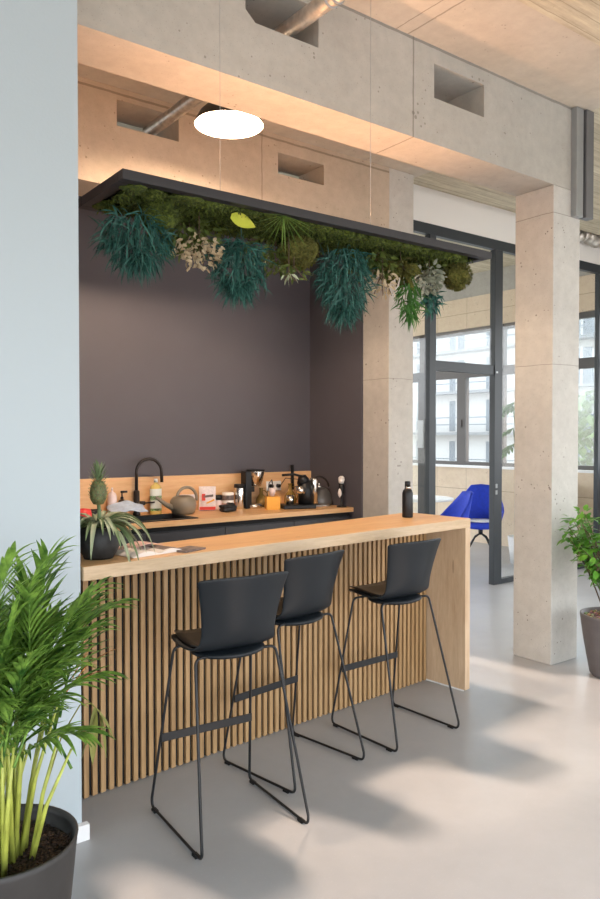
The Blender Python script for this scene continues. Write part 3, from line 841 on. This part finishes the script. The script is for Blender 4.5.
# espresso machine
es = thing('espresso_machine', 'small black and chrome capsule coffee machine beside the kettle', 'coffee machine', onk(4.13, 5.50), -.35); es.scale = (1.18, 1.18, 1.18)
MB().box(-.15, .11, -.09, .09, 0, .03).build('drip_tray', M['black'], es, .006)
g = MB(); g.tube([(.05, 0, .03), (.05, 0, .13), (.035, 0, .21)], .05, 18, radii=[.06, .055, .05]); g.tube([(.035, -.0, .20), (.02, 0, .25)], .045, 18, radii=[.055, .03]); g.build('body', M['black'], es)
g = MB(); g.tube([(-.03, -.0, .14), (.03, -.0, .14)], .034, 18); g.tube([(-.005, -.04, .14), (-.005, -.065, .14)], .035, 18); g.build('brew_head', M['chrome'], es)
g = MB(); g.tube([(.02, 0, .245), (-.04, 0, .262), (-.14, 0, .258)], .010, 10); g.build('lever', M['black'], es)
g = MB(); g.lathe([(0, .031), (.03, .031), (.032, .10), (.028, .10), (0, .036)], 20, c=(-.075, 0, 0)); g.build('cup_stand', M['chrome'], es)
MB().lathe([(0, .03), (.032, .03), (.034, .22), (.03, .23), (0, .23)], 20, c=(.125, .02, 0)).build('water_tank', M['chrome'], es)
# kettle
kt = thing('kettle', 'grey stovetop style kettle with arched handle and short spout by the alcove side wall', 'kettle', onk(4.42, 5.58), -.3); kt.scale = (1.2, 1.2, 1.2)
MB().lathe([(0, 0), (.085, 0), (.088, .012), (.0, .012)], 30).build('base', M['ceramic'], kt)
MB().lathe([(0, .013), (.105, .013), (.108, .03), (.10, .08), (.075, .125), (.045, .145), (.0, .15)], 30).build('body', M['kettle'], kt)
MB().lathe([(0, .15), (.04, .15), (.012, .158), (.012, .168), (.016, .178), (0, .184)], 18).build('lid', M['chrome'], kt)
pts = [(-.085, 0, .11)]
for i in range(13):
    a = math.radians(170-i*13.5); pts.append((.085*math.cos(a), 0, .135+.095*math.sin(a)))
MB().tube(pts, .009, 10).build('handle', M['bronze'], kt)
MB().tube([(-.085, 0, .07), (-.12, 0, .105), (-.14, 0, .14)], .015, 10, radii=[.024, .016, .011]).build('spout', M['ceramic'], kt)
# paper roll stand with pale things at the side wall
kn = thing('utensil_holder', 'dark slim stand with white topped utensils at the worktop end', 'utensil holder', onk(4.50, 5.34))
MB().lathe([(0, 0), (.045, 0), (.045, .01), (.01, .015), (.01, .12), (.025, .13), (.028, .22), (0, .22)], 18).build('stand', M['black'], kn)
MB().blob((0, 0, .25), .028, .028, .045, n=6, jit=.15, rnd=random.Random(2)).build('brush_head', M['ceramic'], kn)
MB().blob((-.03, -.01, .13), .02, .02, .04, n=6, jit=.1, rnd=random.Random(4)).build('cloth_tag', M['paper'], kn)
# tall dark clip by socket
tk = MB(); tk.box(-.012, .012, -.02, 0, -.10, .14); tag(tk.build('wall_hook_rail', M['black'], loc=(4.325, 5.884, KZ+.24)), 'thin black upright strip fixed on the backsplash above the espresso machine', 'rail')

# ------------------------------------------------------------------ things on the bar
def onb(x, y): return (x, y, 1.1012)
fk = thing('metal_flask', 'slim black drinking flask with steel collar near the bar end', 'flask', onb(3.455, 3.44))
fp = lambda r, h, mt, nm: MB().lathe(h, 26).build(nm, mt, fk)
MB().lathe([(0, 0), (.033, 0), (.035, .006), (.035, .155), (.030, .172), (.019, .184), (0, .184)], 28).build('body', M['black'], fk)
MB().lathe([(0, .184), (.0195, .184), (.0195, .198), (0, .198)], 24).build('collar', M['chrome'], fk)
MB().lathe([(0, .198), (.019, .198), (.019, .228), (.015, .232), (0, .232)], 24).build('cap', M['black'], fk)

mz = thing('open_magazine', 'open magazine with pale pages and dark photos lying on the bar', 'magazine', onb(1.475, 3.13), .2)
def page(x0, x1, y0, y1, z0, c, mt, name):
    g = MB(); n = 10; vs = []; fs = []
    for j in range(n+1):
        u = j/n; x = x0+(x1-x0)*u; z = z0+c*math.sin(PI*u)
        vs += [(x, y0, z), (x, y1, z), (x, y0, z-.003 if z0 > .004 else 0), (x, y1, z-.003 if z0 > .004 else 0)]
        if j: a = (j-1)*4; fs += [(a, a+4, a+5, a+1), (a+2, a+3, a+7, a+6), (a, a+2, a+6, a+4), (a+1, a+5, a+7, a+3)]
    g.add(vs, fs); return g.build(name, mt, mz)
page(-.14, 0, -.11, .11, .003, .018, M['paper'], 'page')
page(0, .14, -.11, .11, .003, .015, M['paper'], 'page')
page(.02, .13, -.09, .03, .0075, .014, M['photo'], 'photo')
page(-.12, -.02, .03, .10, .0075, .017, M['pinkp'], 'photo')
page(-.05, .10, .0, .10, .024, .012, M['pinkp'], 'loose_leaf')
nb = MB(); nb.box(-.07, .07, -.05, .05, 0, .008); tag(nb.build('notebook', M['photo'], loc=onb(1.655, 3.06), rotz=.35, bevel=.001), 'small dark brown booklet beside the open magazine', 'booklet')

# pineapple plant
pt = thing('pineapple_plant', 'small pineapple plant in a dark round pot on the bar by the white wall', 'plant', onb(1.245, 3.10))
MB().lathe([(0, 0), (.062, 0), (.067, .012), (.084, .035), (.092, .075), (.085, .115), (.072, .135), (.062, .135), (.06, .12), (0, .12)], 32).build('pot', M['pot_black'], pt)
g = MB(); g.tube([(0, 0, .12), (.004, 0, .19), (.002, .002, .232)], .008, 10); g.build('stalk', M['bromeliad'], pt)
fr = MB()
fr.lathe([(0, .268), (.022, .272), (.034, .295), (.037, .32), (.032, .35), (.020, .372), (0, .378)], 22); fr.v = [(x, y, z-.04) for x, y, z in fr.v]; fr_o = fr.build('fruit', M['pine'], pt)
sc_ = MB(); rq = random.Random(9)
for j in range(7):
    z = .28+j*.0135; r_ = .034*math.sin(PI*(.22+.66*j/7))+.004
    for i in range(11):
        a = 2*PI*(i+.5*(j % 2))/11
        sc_.leaf((r_*math.cos(a), r_*math.sin(a), z), (math.cos(a)*.6, math.sin(a)*.6, .8), .014, .009, 0, 2)
sc_.v = [(x, y, z-.04) for x, y, z in sc_.v]; sc_.build('scale', M['bromeliad'], fr_o)
cr = MB()
for i in range(34):
    a = i*2.4; u = i/34
    cr.leaf((.006*math.cos(a), .006*math.sin(a), .366+.05*u), (math.cos(a)*(1.1-.8*u), math.sin(a)*(1.1-.8*u), .7+.6*u), .05+.015*rq.random(), .012, -.1, 4)
cr.v = [(x, y, z-.045) for x, y, z in cr.v]; cr.build('crown', M['bromeliad'], pt)
lv = MB(); rq = random.Random(21); lv.cur = 0
for i in range(44):
    a = i*2.39996+.4; el = rq.uniform(.5, 1.7); L = rq.uniform(.20, .33)
    d = Vector((math.cos(a), math.sin(a), el))
    lv.cur = i % 2
    lv.leaf((.01*math.cos(a), .01*math.sin(a), .13), d, L, .026, 2.6*L/.28, 10, shape=lambda u: (.75+.5*u if u < .4 else .95*(1-(u-.4)/.6)**.7), fold=.3)
# keep every leaf above the bar top and out of the white wall
cz, sz = math.cos(0), 0
lv.v = [(max(x, -.135) if y < -.02 else x, y, max(z, .004)) for x, y, z in lv.v]
lv.build('leaf', [M['bromeliad'], M['pale_leaf2']], pt)

# ------------------------------------------------------------------ canopy
CX0, CX1, CY0, CY1, CZ0, CZ1 = 1.300, 3.680, 2.957, 3.475, 2.70, 2.742
cn = thing('planted_canopy', 'long black hanging canopy over the bar holding the green moss and plants', 'canopy', (CX0, CY0, CZ0))
W_, D_ = CX1-CX0, CY1-CY0
g = MB(); F_ = .05
g.box(0, W_, 0, F_, 0, .042); g.box(0, W_, D_-F_, D_, 0, .042); g.box(0, F_, F_, D_-F_, 0, .042); g.box(W_-F_, W_, F_, D_-F_, 0, .042)
g.box(F_, W_-F_, F_, D_-F_, .034, .042)
g.build('frame', M['canopy_black'], cn, .002)
for x in (.478, 1.400):
    MB().tube([(x, .012, .042), (x, .012, ZC-.001-CZ0)], .0012, 5).build('suspension_wire', M['steel'], cn)
ld = MB(); ld.box(.06, W_-.06, .10, .12, .0425, .050); ld.box(.06, W_-.06, D_-.12, D_-.10, .0425, .050); ld.build('light_strip', M['led'], cn)  # unseen glowing strips, added to warm the underside of the front beam
PLG = 'plants hanging from the canopy'
def moss_bed():
    g = MB(); rq = random.Random(31)
    x = CX0+.12
    while x < CX1-.10:
        for y in (CY0+.12, CY0+.26, CY0+.40):
            g.blob((x+rq.uniform(-.02, .02), y+rq.uniform(-.02, .02), CZ0+.004), rq.uniform(.055, .07), rq.uniform(.055, .068), rq.uniform(.018, .024), jit=.25, rnd=rq)
        x += .085
    for i in range(5200):
        xx = rq.uniform(CX0+.06, CX1-.08); yy = rq.uniform(CY0+.06, CY1-.06)
        g.leaf((xx, yy, CZ0-.008+rq.uniform(-.012, .01)), (rq.uniform(-1, 1), rq.uniform(-1, 1), -.8), .022, .010, .0, 2)
    return g
o = moss_bed().build('moss_bed', M['moss']); tag(o, 'bright green moss lining the underside of the black canopy', 'moss', kind='stuff')
def moss_ball(label, c, r, mat, seed):
    g = MB(); rq = random.Random(seed)
    g.blob(c, r[0]*.9, r[1]*.9, r[2]*.9, jit=.15, rnd=rq)
    for i in range(900):
        v = Vector((rq.gauss(0, 1), rq.gauss(0, 1), rq.gauss(0, 1))).normalized()
        p = Vector((c[0]+v.x*r[0]*.88, c[1]+v.y*r[1]*.88, c[2]+v.z*r[2]*.88))
        g.leaf(p, v+Vector((rq.uniform(-.6, .6), rq.uniform(-.6, .6), rq.uniform(-.6, .6))), .022, .011, 0, 2)
    tag(g.build('moss_ball', mat), label, 'moss', PLG)
moss_ball('round bright green moss cushion hanging between two teal grass tufts', (1.575, 3.17, 2.655), (.105, .10, .095), M['moss'], 1)
moss_ball('brownish green moss cushion hanging right of the fern spray', (2.40, 3.20, 2.60), (.11, .10, .085), M['moss_brown'], 2)
moss_ball('olive moss cushion hanging at the bar end corner of the canopy', (3.565, 3.13, 2.612), (.095, .09, .088), M['moss_brown'], 3)
def tuft(label, top, R, H, mat, n, seed, L=.10, wdt=.009):
    g = MB(); rq = random.Random(seed)
    for i in range(n):
        a = rq.uniform(0, 2*PI); hz = rq.random()**.85
        env = math.sin(PI*min(.93, .20+hz*.74))
        rr_ = R*env*(.25+.75*rq.random()**.5)
        p = Vector((top[0]+rr_*math.cos(a), top[1]+rr_*.7*math.sin(a), top[2]-H*.80*hz))
        d = Vector((math.cos(a)*rq.uniform(-.3, 1), math.sin(a)*rq.uniform(-.3, 1), rq.uniform(-.9, .5))).normalized()
        q = [p]; l_ = L*rq.uniform(.6, 1.3); w_ = wdt*rq.uniform(.8, 1.3)
        bend = Vector((rq.uniform(-1, 1), rq.uniform(-1, 1), 0))*.35
        side = d.cross(Vector((rq.uniform(-1, 1), rq.uniform(-1, 1), .3))).normalized()
        vs = []; N = 6; sag = rq.uniform(.05, .5)
        for k in range(N+1):
            u = k/N; ww = w_*.5*(.7+.6*u if u < .5 else (1-u)*1.9+.05)
            vs += [p-side*ww, p+side*ww]
            d = (d+Vector((0, 0, -sag))+bend*(.7-u)*1.3).normalized(); p = p+d*(l_/N)
        old = g.sm; g.sm = True
        g.add(vs, [(2*k, 2*k+1, 2*k+3, 2*k+2) for k in range(N)]); g.sm = old
    g.tube([top, (top[0], top[1], top[2]-H*.8)], .012, 6)
    tag(g.build('hanging_grass_tuft', mat), label, 'plant', PLG)
tuft('shaggy teal green grass tuft hanging nearest the white wall', (1.46, 3.17, 2.62), .165, .27, M['teal_leaf'], 760, 11, .10, .0075)
tuft('shaggy teal green grass tuft hanging beside the cream leaves, under a yellow leaf', (2.00, 3.17, 2.60), .145, .33, M['teal_leaf'], 760, 12, .10, .0075)
tuft('largest shaggy teal grass tuft hanging in front of the alcove corner', (2.675, 3.15, 2.65), .16, .46, M['teal_leaf'], 950, 13, .10, .0075)
tuft('small narrow green grass tuft hanging before the rear column', (3.15, 3.12, 2.54), .07, .28, M['green_leaf'], 190, 14, .09)
tuft('small teal leafy sprig hanging near the canopy corner', (3.36, 3.15, 2.50), .05, .16, M['teal_leaf'], 70, 15, .07, .014)
def sprig(label, c, R, H, mat, n, seed, L=.04, W=.028, mats2=None):
    g = MB(); rq = random.Random(seed); g.cur = 1
    for k in range(3):
        a = k*.9; g.tube([(c[0], c[1], CZ0-.004), (c[0], c[1], c[2]+H*.3), (c[0]+R*.4*math.cos(a), c[1]+R*.4*math.sin(a), c[2]), (c[0]+R*.8*math.cos(a), c[1]+R*.6*math.sin(a), c[2]-H*.4)], .0025, 5)
    g.cur = 0
    for i in range(n):
        v = Vector((rq.gauss(0, 1), rq.gauss(0, 1), rq.gauss(0, 1))).normalized()*rq.random()**.4
        p = (c[0]+v.x*R, c[1]+v.y*R*.8, c[2]+v.z*H*.5)
        g.leaf(p, (v.x+rq.uniform(-.6, .6), v.y+rq.uniform(-.6, .6), rq.uniform(-1, .3)), L*rq.uniform(.7, 1.2), W*rq.uniform(.7, 1.1), .3, 4, twist=rq.uniform(-1.5, 1.5))
    tag(g.build('leafy_sprig', [mat, M['bark']]), label, 'plant', PLG)
sprig('sprig of rounded cream leaves hanging between two teal tufts', (1.77, 3.15, 2.50), .12, .17, M['cream_leaf'], 190, 41, .030, .022)
sprig('dark olive leaves hanging above the cream leaved sprig', (1.72, 3.24, 2.57), .12, .12, M['olive_leaf'], 90, 42)
sprig('green and white tipped leaves hanging below the brownish moss cushion', (2.33, 3.15, 2.48), .09, .09, M['olive_leaf'], 26, 43, .055, .018)
sprig('few pale tipped leaves hanging lowest below the brownish moss cushion', (2.29, 3.14, 2.45), .05, .05, M['pale_leaf'], 9, 44, .05, .016)
sprig('dark green leaf cluster hanging right of the largest teal tuft', (2.93, 3.20, 2.61), .15, .15, M['olive_leaf'], 170, 45, .055, .032)
sprig('pinkish cream leaf cluster hanging in front of the rear column edge', (2.93, 3.12, 2.49), .09, .16, M['cream_leaf'], 70, 46, .04, .018)
sprig('yellowish olive leaves hanging beside the silver leaved branch', (3.09, 3.14, 2.59), .09, .14, M['moss_brown'], 70, 47, .07, .045)
sprig('silver grey rounded leaf branch hanging near the canopy corner', (3.33, 3.14, 2.56), .10, .20, M['silver_leaf'], 170, 48, .036, .030)
sprig('dark leaves hanging behind the cream leaves, left half of the canopy', (1.80, 3.30, 2.60), .22, .18, M['olive_leaf'], 260, 50, .05, .022)
sprig('dark leaves hanging behind the fern spray and brownish moss cushion', (2.33, 3.32, 2.60), .20, .20, M['olive_leaf'], 260, 51, .05, .022)
sprig('dark leaves filling under the canopy before its far corner', (3.35, 3.25, 2.66), .20, .10, M['olive_leaf'], 130, 49, .05, .03)
g = MB()
g.leaf((1.88, 3.04, 2.665), (1, .1, -.12), .15, .07, .1, 8, up=Vector((0, 1, .4)), fold=.05)
tag(g.build('broad_leaf', M['yellow_leaf']), 'single bright yellow green oval leaf under the canopy edge', 'leaf', PLG)
g = MB(); rq = random.Random(77)
for i in range(15):
    a = -PI*.03-i*PI*.94/14
    g.leaf((2.15, 2.99, 2.70), (math.cos(a), rq.uniform(-.25, .05), math.sin(a)*.9), .19, .008, .15, 5, fold=.3)
tag(g.build('fern_spray', M['fern']), 'spiky green fern spray fanning out below the moss', 'plant', PLG)

# ------------------------------------------------------------------ palm in floor pot
PX, PY, PR, PZ = .635, 2.350, .222, .40
pl = thing('potted_palm', 'tall green areca palm in a dark round floor pot by the white wall', 'plant', (PX, PY, 0))
MB().lathe([(0, 0), (.165, 0), (.175, .02), (.20, .2), (.218, .38), (.222, PZ), (.214, PZ+.002), (.208, .38), (.205, .33), (0, .33)], 48).build('pot', M['pot_dark'], pl)
g = MB(); g.lathe([(0, .352), (.10, .35), (.19, .345), (.206, .342)], 40)
rq = random.Random(5)
for i in range(500):
    a = rq.uniform(0, 2*PI); r_ = .2*rq.random()**.5
    g.leaf((r_*math.cos(a), r_*math.sin(a), .35), (rq.uniform(-1, 1), rq.uniform(-1, 1), rq.uniform(0, .6)), .022, .012, 0, 2)
g.build('soil', M['soil'], pl)
rq = random.Random(19)
canes = []
for i in range(46):
    a = rq.uniform(0, 2*PI); r_ = .120*rq.random()**.6
    bx_, by_ = -.012+r_*.85*math.cos(a), -.02+r_*math.sin(a)*.8
    lean = Vector((bx_*.55+rq.uniform(-.06, .08), by_*.45+rq.uniform(-.06, .02), 0))
    h = rq.uniform(.34, .56)
    top = Vector((bx_, by_, .34))+lean+Vector((0, 0, h))
    g = MB(); b0 = Vector((bx_, by_, .34))
    g.tube([b0, b0*.5+top*.5-lean*.12, top], .008, 8, radii=[.0095, .0065, .0035])
    g.build('cane', M['cane'], pl); canes.append((top, lean))
wallY = 2.90-PY
def frond(base, azim, elev, L, nl, mat, lw=.016, ll=.20, droop=1.1, seed=0, name='frond'):
    rq = random.Random(seed)
    g = MB(); pts = []; p = Vector(base); d = Vector((math.cos(azim)*math.cos(elev), math.sin(azim)*math.cos(elev), math.sin(elev)))
    N = 16; dirs = []
    for i in range(N+1):
        pts.append(p.copy()); dirs.append(d.copy())
        p = p+d*(L/N)
        if p.y > wallY-.03: d.y = min(d.y, -.02); p.y = min(p.y, wallY-.02)
        d = (d+Vector((0, 0, -droop*(i/N)/N*1.6))).normalized()
    g.tube(pts, .003, 6, radii=[.0042*(1-.75*i/N)+.0006 for i in range(N+1)])
    for k in range(nl):
        u = .28+.72*k/(nl-1); f = u*N; i = min(N-1, int(f)); q = pts[i].lerp(pts[i+1], f-i); dd = dirs[i]
        side = dd.cross(Vector((0, 0, 1)))
        if side.length < .05: side = Vector((-math.sin(azim), math.cos(azim), 0))
        side.normalize()
        Lk = ll*(.55+.9*math.sin(PI*min(1, .15+.8*u))*.6)*rq.uniform(.85, 1.1)
        for sgn in (-1, 1):
            ld = (dd*(.85+.5*u)+side*sgn*(.85-.45*u)+Vector((0, 0, .22+rq.uniform(-.15, .15)))).normalized()
            e = q+ld*Lk
            if e.y > wallY-.02: ld.y -= (e.y-wallY+.03)/Lk; 
            g.leaf(q, ld, Lk, lw, rq.uniform(.5, 1.1), 5, shape=lambda u2: (.35+1.6*u2 if u2 < .4 else 1.0*(1-(u2-.4)/.6)**.75), fold=.25)
    # clamp against the wall face
    g.v = [(x, min(y, wallY-.004), z) for x, y, z in g.v]
    return g.build(name, mat, pl)
rq = random.Random(23)
fr_spec = []
for i in range(38):
    top, lean = canes[i % len(canes)]
    az = rq.uniform(0, 2*PI)
    el = math.radians(rq.uniform(48, 86))
    L = rq.uniform(.32, .52)
    if -.35*PI < (az+PI) % (2*PI)-PI < .35*PI: L = min(L, .40)
    fr_spec.append((top, az, el, L))
fr_spec += [(canes[0][0], math.radians(8), math.radians(62), .55), (canes[3][0], math.radians(-20), math.radians(72), .58),
             (canes[11][0]-Vector((0, 0, .06)), math.radians(-75), math.radians(62), .34), (canes[12][0]-Vector((0, 0, .10)), math.radians(-60), math.radians(42), .36), (canes[13][0]-Vector((0, 0, .08)), math.radians(-100), math.radians(50), .36), (canes[15][0]-Vector((0, 0, .06)), math.radians(-80), math.radians(68), .40), (canes[7][0], math.radians(-35), math.radians(50), .46), (canes[9][0], math.radians(25), math.radians(70), .56),
            (canes[4][0], math.radians(100), math.radians(84), .58)]
for i, (top, az, el, L) in enumerate(fr_spec):
    frond(top-Vector((0, 0, .06)), az, el, L, 12, M['palm_green'], lw=.019, ll=.165, seed=i)
g = MB(); g.tube([(.10, .02, .72), (.17, -.03, .80), (.24, -.09, .92)], .002, 5)
for (p_, d_) in (((.15, -.01, .78), (.5, -.3, .9)), ((.19, -.04, .83), (.7, -.5, .8)), ((.20, -.05, .86), (.3, -.3, 1)), ((.17, -.02, .80), (-.3, .1, -1)), ((.23, -.08, .9), (.6, -.4, .7))):
    g.leaf(p_, d_, .13, .016, .5, 5)
g.build('frond', M['palm_dry'], pl)['label'] = 'dry orange brown frond'
g = MB(); g.tube([(.10, .01, .36), (.127, -.008, .52), (.17, -.04, .69), (.217, -.07, .784), (.245, -.09, .79), (.265, -.105, .765)], .0022, 6)
for (p_, d_, l_) in (((.265, -.105, .765), (.12, -.1, -1), .15), ((.262, -.104, .768), (-.35, .1, -1), .16), ((.255, -.10, .775), (-.1, -.1, -1), .17), ((.262, -.104, .765), (.5, -.3, -1), .10)):
    g.leaf(p_, d_, l_, .034, .1, 6)
g.build('frond', M['palm_olive'], pl)['label'] = 'wilted olive coloured drooping frond'

# ------------------------------------------------------------------ bushy plant by the column
rp = thing('potted_bush', 'bushy small leaved plant in a tall grey pot right of the front column', 'plant', (4.735, 2.765, 0))
MB().lathe([(0, 0), (.135, 0), (.15, .02), (.19, .24), (.213, .405), (.213, .42), (.200, .42), (.195, .38), (0, .38)], 44).build('pot', M['pot_grey'], rp)
g = MB(); g.lathe([(0, .40), (.12, .398), (.196, .39)], 36)
rq = random.Random(3)
for i in range(160):
    a = rq.uniform(0, 2*PI); r_ = .18*rq.random()**.5
    g.blob((r_*math.cos(a), r_*math.sin(a), .40), .013, .013, .010, n=5, jit=.1, rnd=rq)
g.build('pebbles', M['pebbles'], rp)
rq = random.Random(8); st = MB(); lf = MB()
CC = Vector((.03, .02, .93))
for i in range(46):
    v = Vector((rq.gauss(0, 1), rq.gauss(0, 1), rq.gauss(0, 1))).normalized()
    e = CC+Vector((v.x*.33, v.y*.30, v.z*.21))
    if e.z < .66: e.z = .66+rq.uniform(0, .1)
    if e.y > .36: e.y = .36
    b0 = Vector((rq.uniform(-.05, .05), rq.uniform(-.05, .05), .39))
    mid = b0.lerp(e, .55)+Vector((0, 0, .12))
    ps = [b0*(1-u)**2+mid*2*u*(1-u)+e*u*u for u in [q/8 for q in range(9)]]
    st.tube(ps, .004, 5, radii=[.006-.0005*q for q in range(9)])
    for q in range(3, 9):
        for k in range(4):
            d = Vector((rq.uniform(-1, 1), rq.uniform(-1, 1), rq.uniform(-.5, .8)))
            pz = ps[q]+d*.03
            lf.leaf(pz, d, .066*rq.uniform(.7, 1.15), .046*rq.uniform(.8, 1.1), .5, 4, fold=.1)
# trailing leaves towards the column
for (x, y, z) in ((-.27, -.02, .83), (-.29, -.04, .78), (-.25, -.02, .74), (-.22, 0, .68), (-.30, -.02, .80), (-.19, .02, .72)):
    lf.leaf((x, y, z), (-.6, rq.uniform(-.4, .2), -.6), .065, .042, .3, 5, twist=rq.uniform(-.8, .8))
    st.tube([(x, y, z), (x+.15, y, z+.06), (0.02, 0, .80)], .0025, 5)
st.build('stem', M['bark'], rp); lf.build('leaf', M['ficus_leaf'], rp)

# ------------------------------------------------------------------ light
w = bpy.data.worlds.new('World'); SC.world = w; w.use_nodes = True
t = w.node_tree; bgn = t.nodes['Background']
tc = t.nodes.new('ShaderNodeTexCoord'); sp = t.nodes.new('ShaderNodeSeparateXYZ'); lk(t, tc.outputs['Generated'], sp.inputs[0])
cr = t.nodes.new('ShaderNodeValToRGB')
cr.color_ramp.elements[0].position = .0; cr.color_ramp.elements[0].color = (.55, .53, .50, 1)
cr.color_ramp.elements[1].position = .35; cr.color_ramp.elements[1].color = (.86, .93, 1.0, 1)
e_ = cr.color_ramp.elements.new(.05); e_.color = (.95, .97, 1, 1)
lk(t, sp.outputs[2], cr.inputs[0]); lk(t, cr.outputs[0], bgn.inputs[0])
bgn.inputs[1].default_value = 2.85

def light(name, kind, loc, energy, col, **kw):
    l = bpy.data.lights.new(name, kind); l.energy = energy; l.color = col
    for k, v in kw.items(): setattr(l, k, v)
    o = bpy.data.objects.new(name, l); COL.objects.link(o); o.location = loc; return o
sun = light('sun', 'SUN', (0, -10, 8), 3.2, (1, .76, .60), angle=math.radians(1.0))
d = Vector((math.sin(SUN_AZ)*math.cos(SUN_EL), math.cos(SUN_AZ)*math.cos(SUN_EL), -math.sin(SUN_EL)))
sun.rotation_euler = d.to_track_quat('-Z', 'Y').to_euler()
light('pendant_light', 'POINT', (LP.x, LP.y, LP.z+.065), 430, (1, .72, .50), shadow_soft_size=.06)

# ------------------------------------------------------------------ camera
cd = bpy.data.cameras.new('camera'); cam = bpy.data.objects.new('camera', cd); COL.objects.link(cam)
cam.location = (0, 0, 1.63); cam.rotation_euler = (math.radians(90-1.10), 0, math.radians(-36.95))
cd.sensor_fit = 'HORIZONTAL'; cd.sensor_width = 36; cd.lens = 750/600*36; cd.clip_start = .05; cd.clip_end = 300
SC.camera = cam
vs_ = SC.view_settings
SC.display_settings.display_device = 'sRGB'
vs_.view_transform = 'Standard'; vs_.look = 'None'; vs_.gamma = 1; vs_.exposure = 0.9
vs_.use_curve_mapping = False
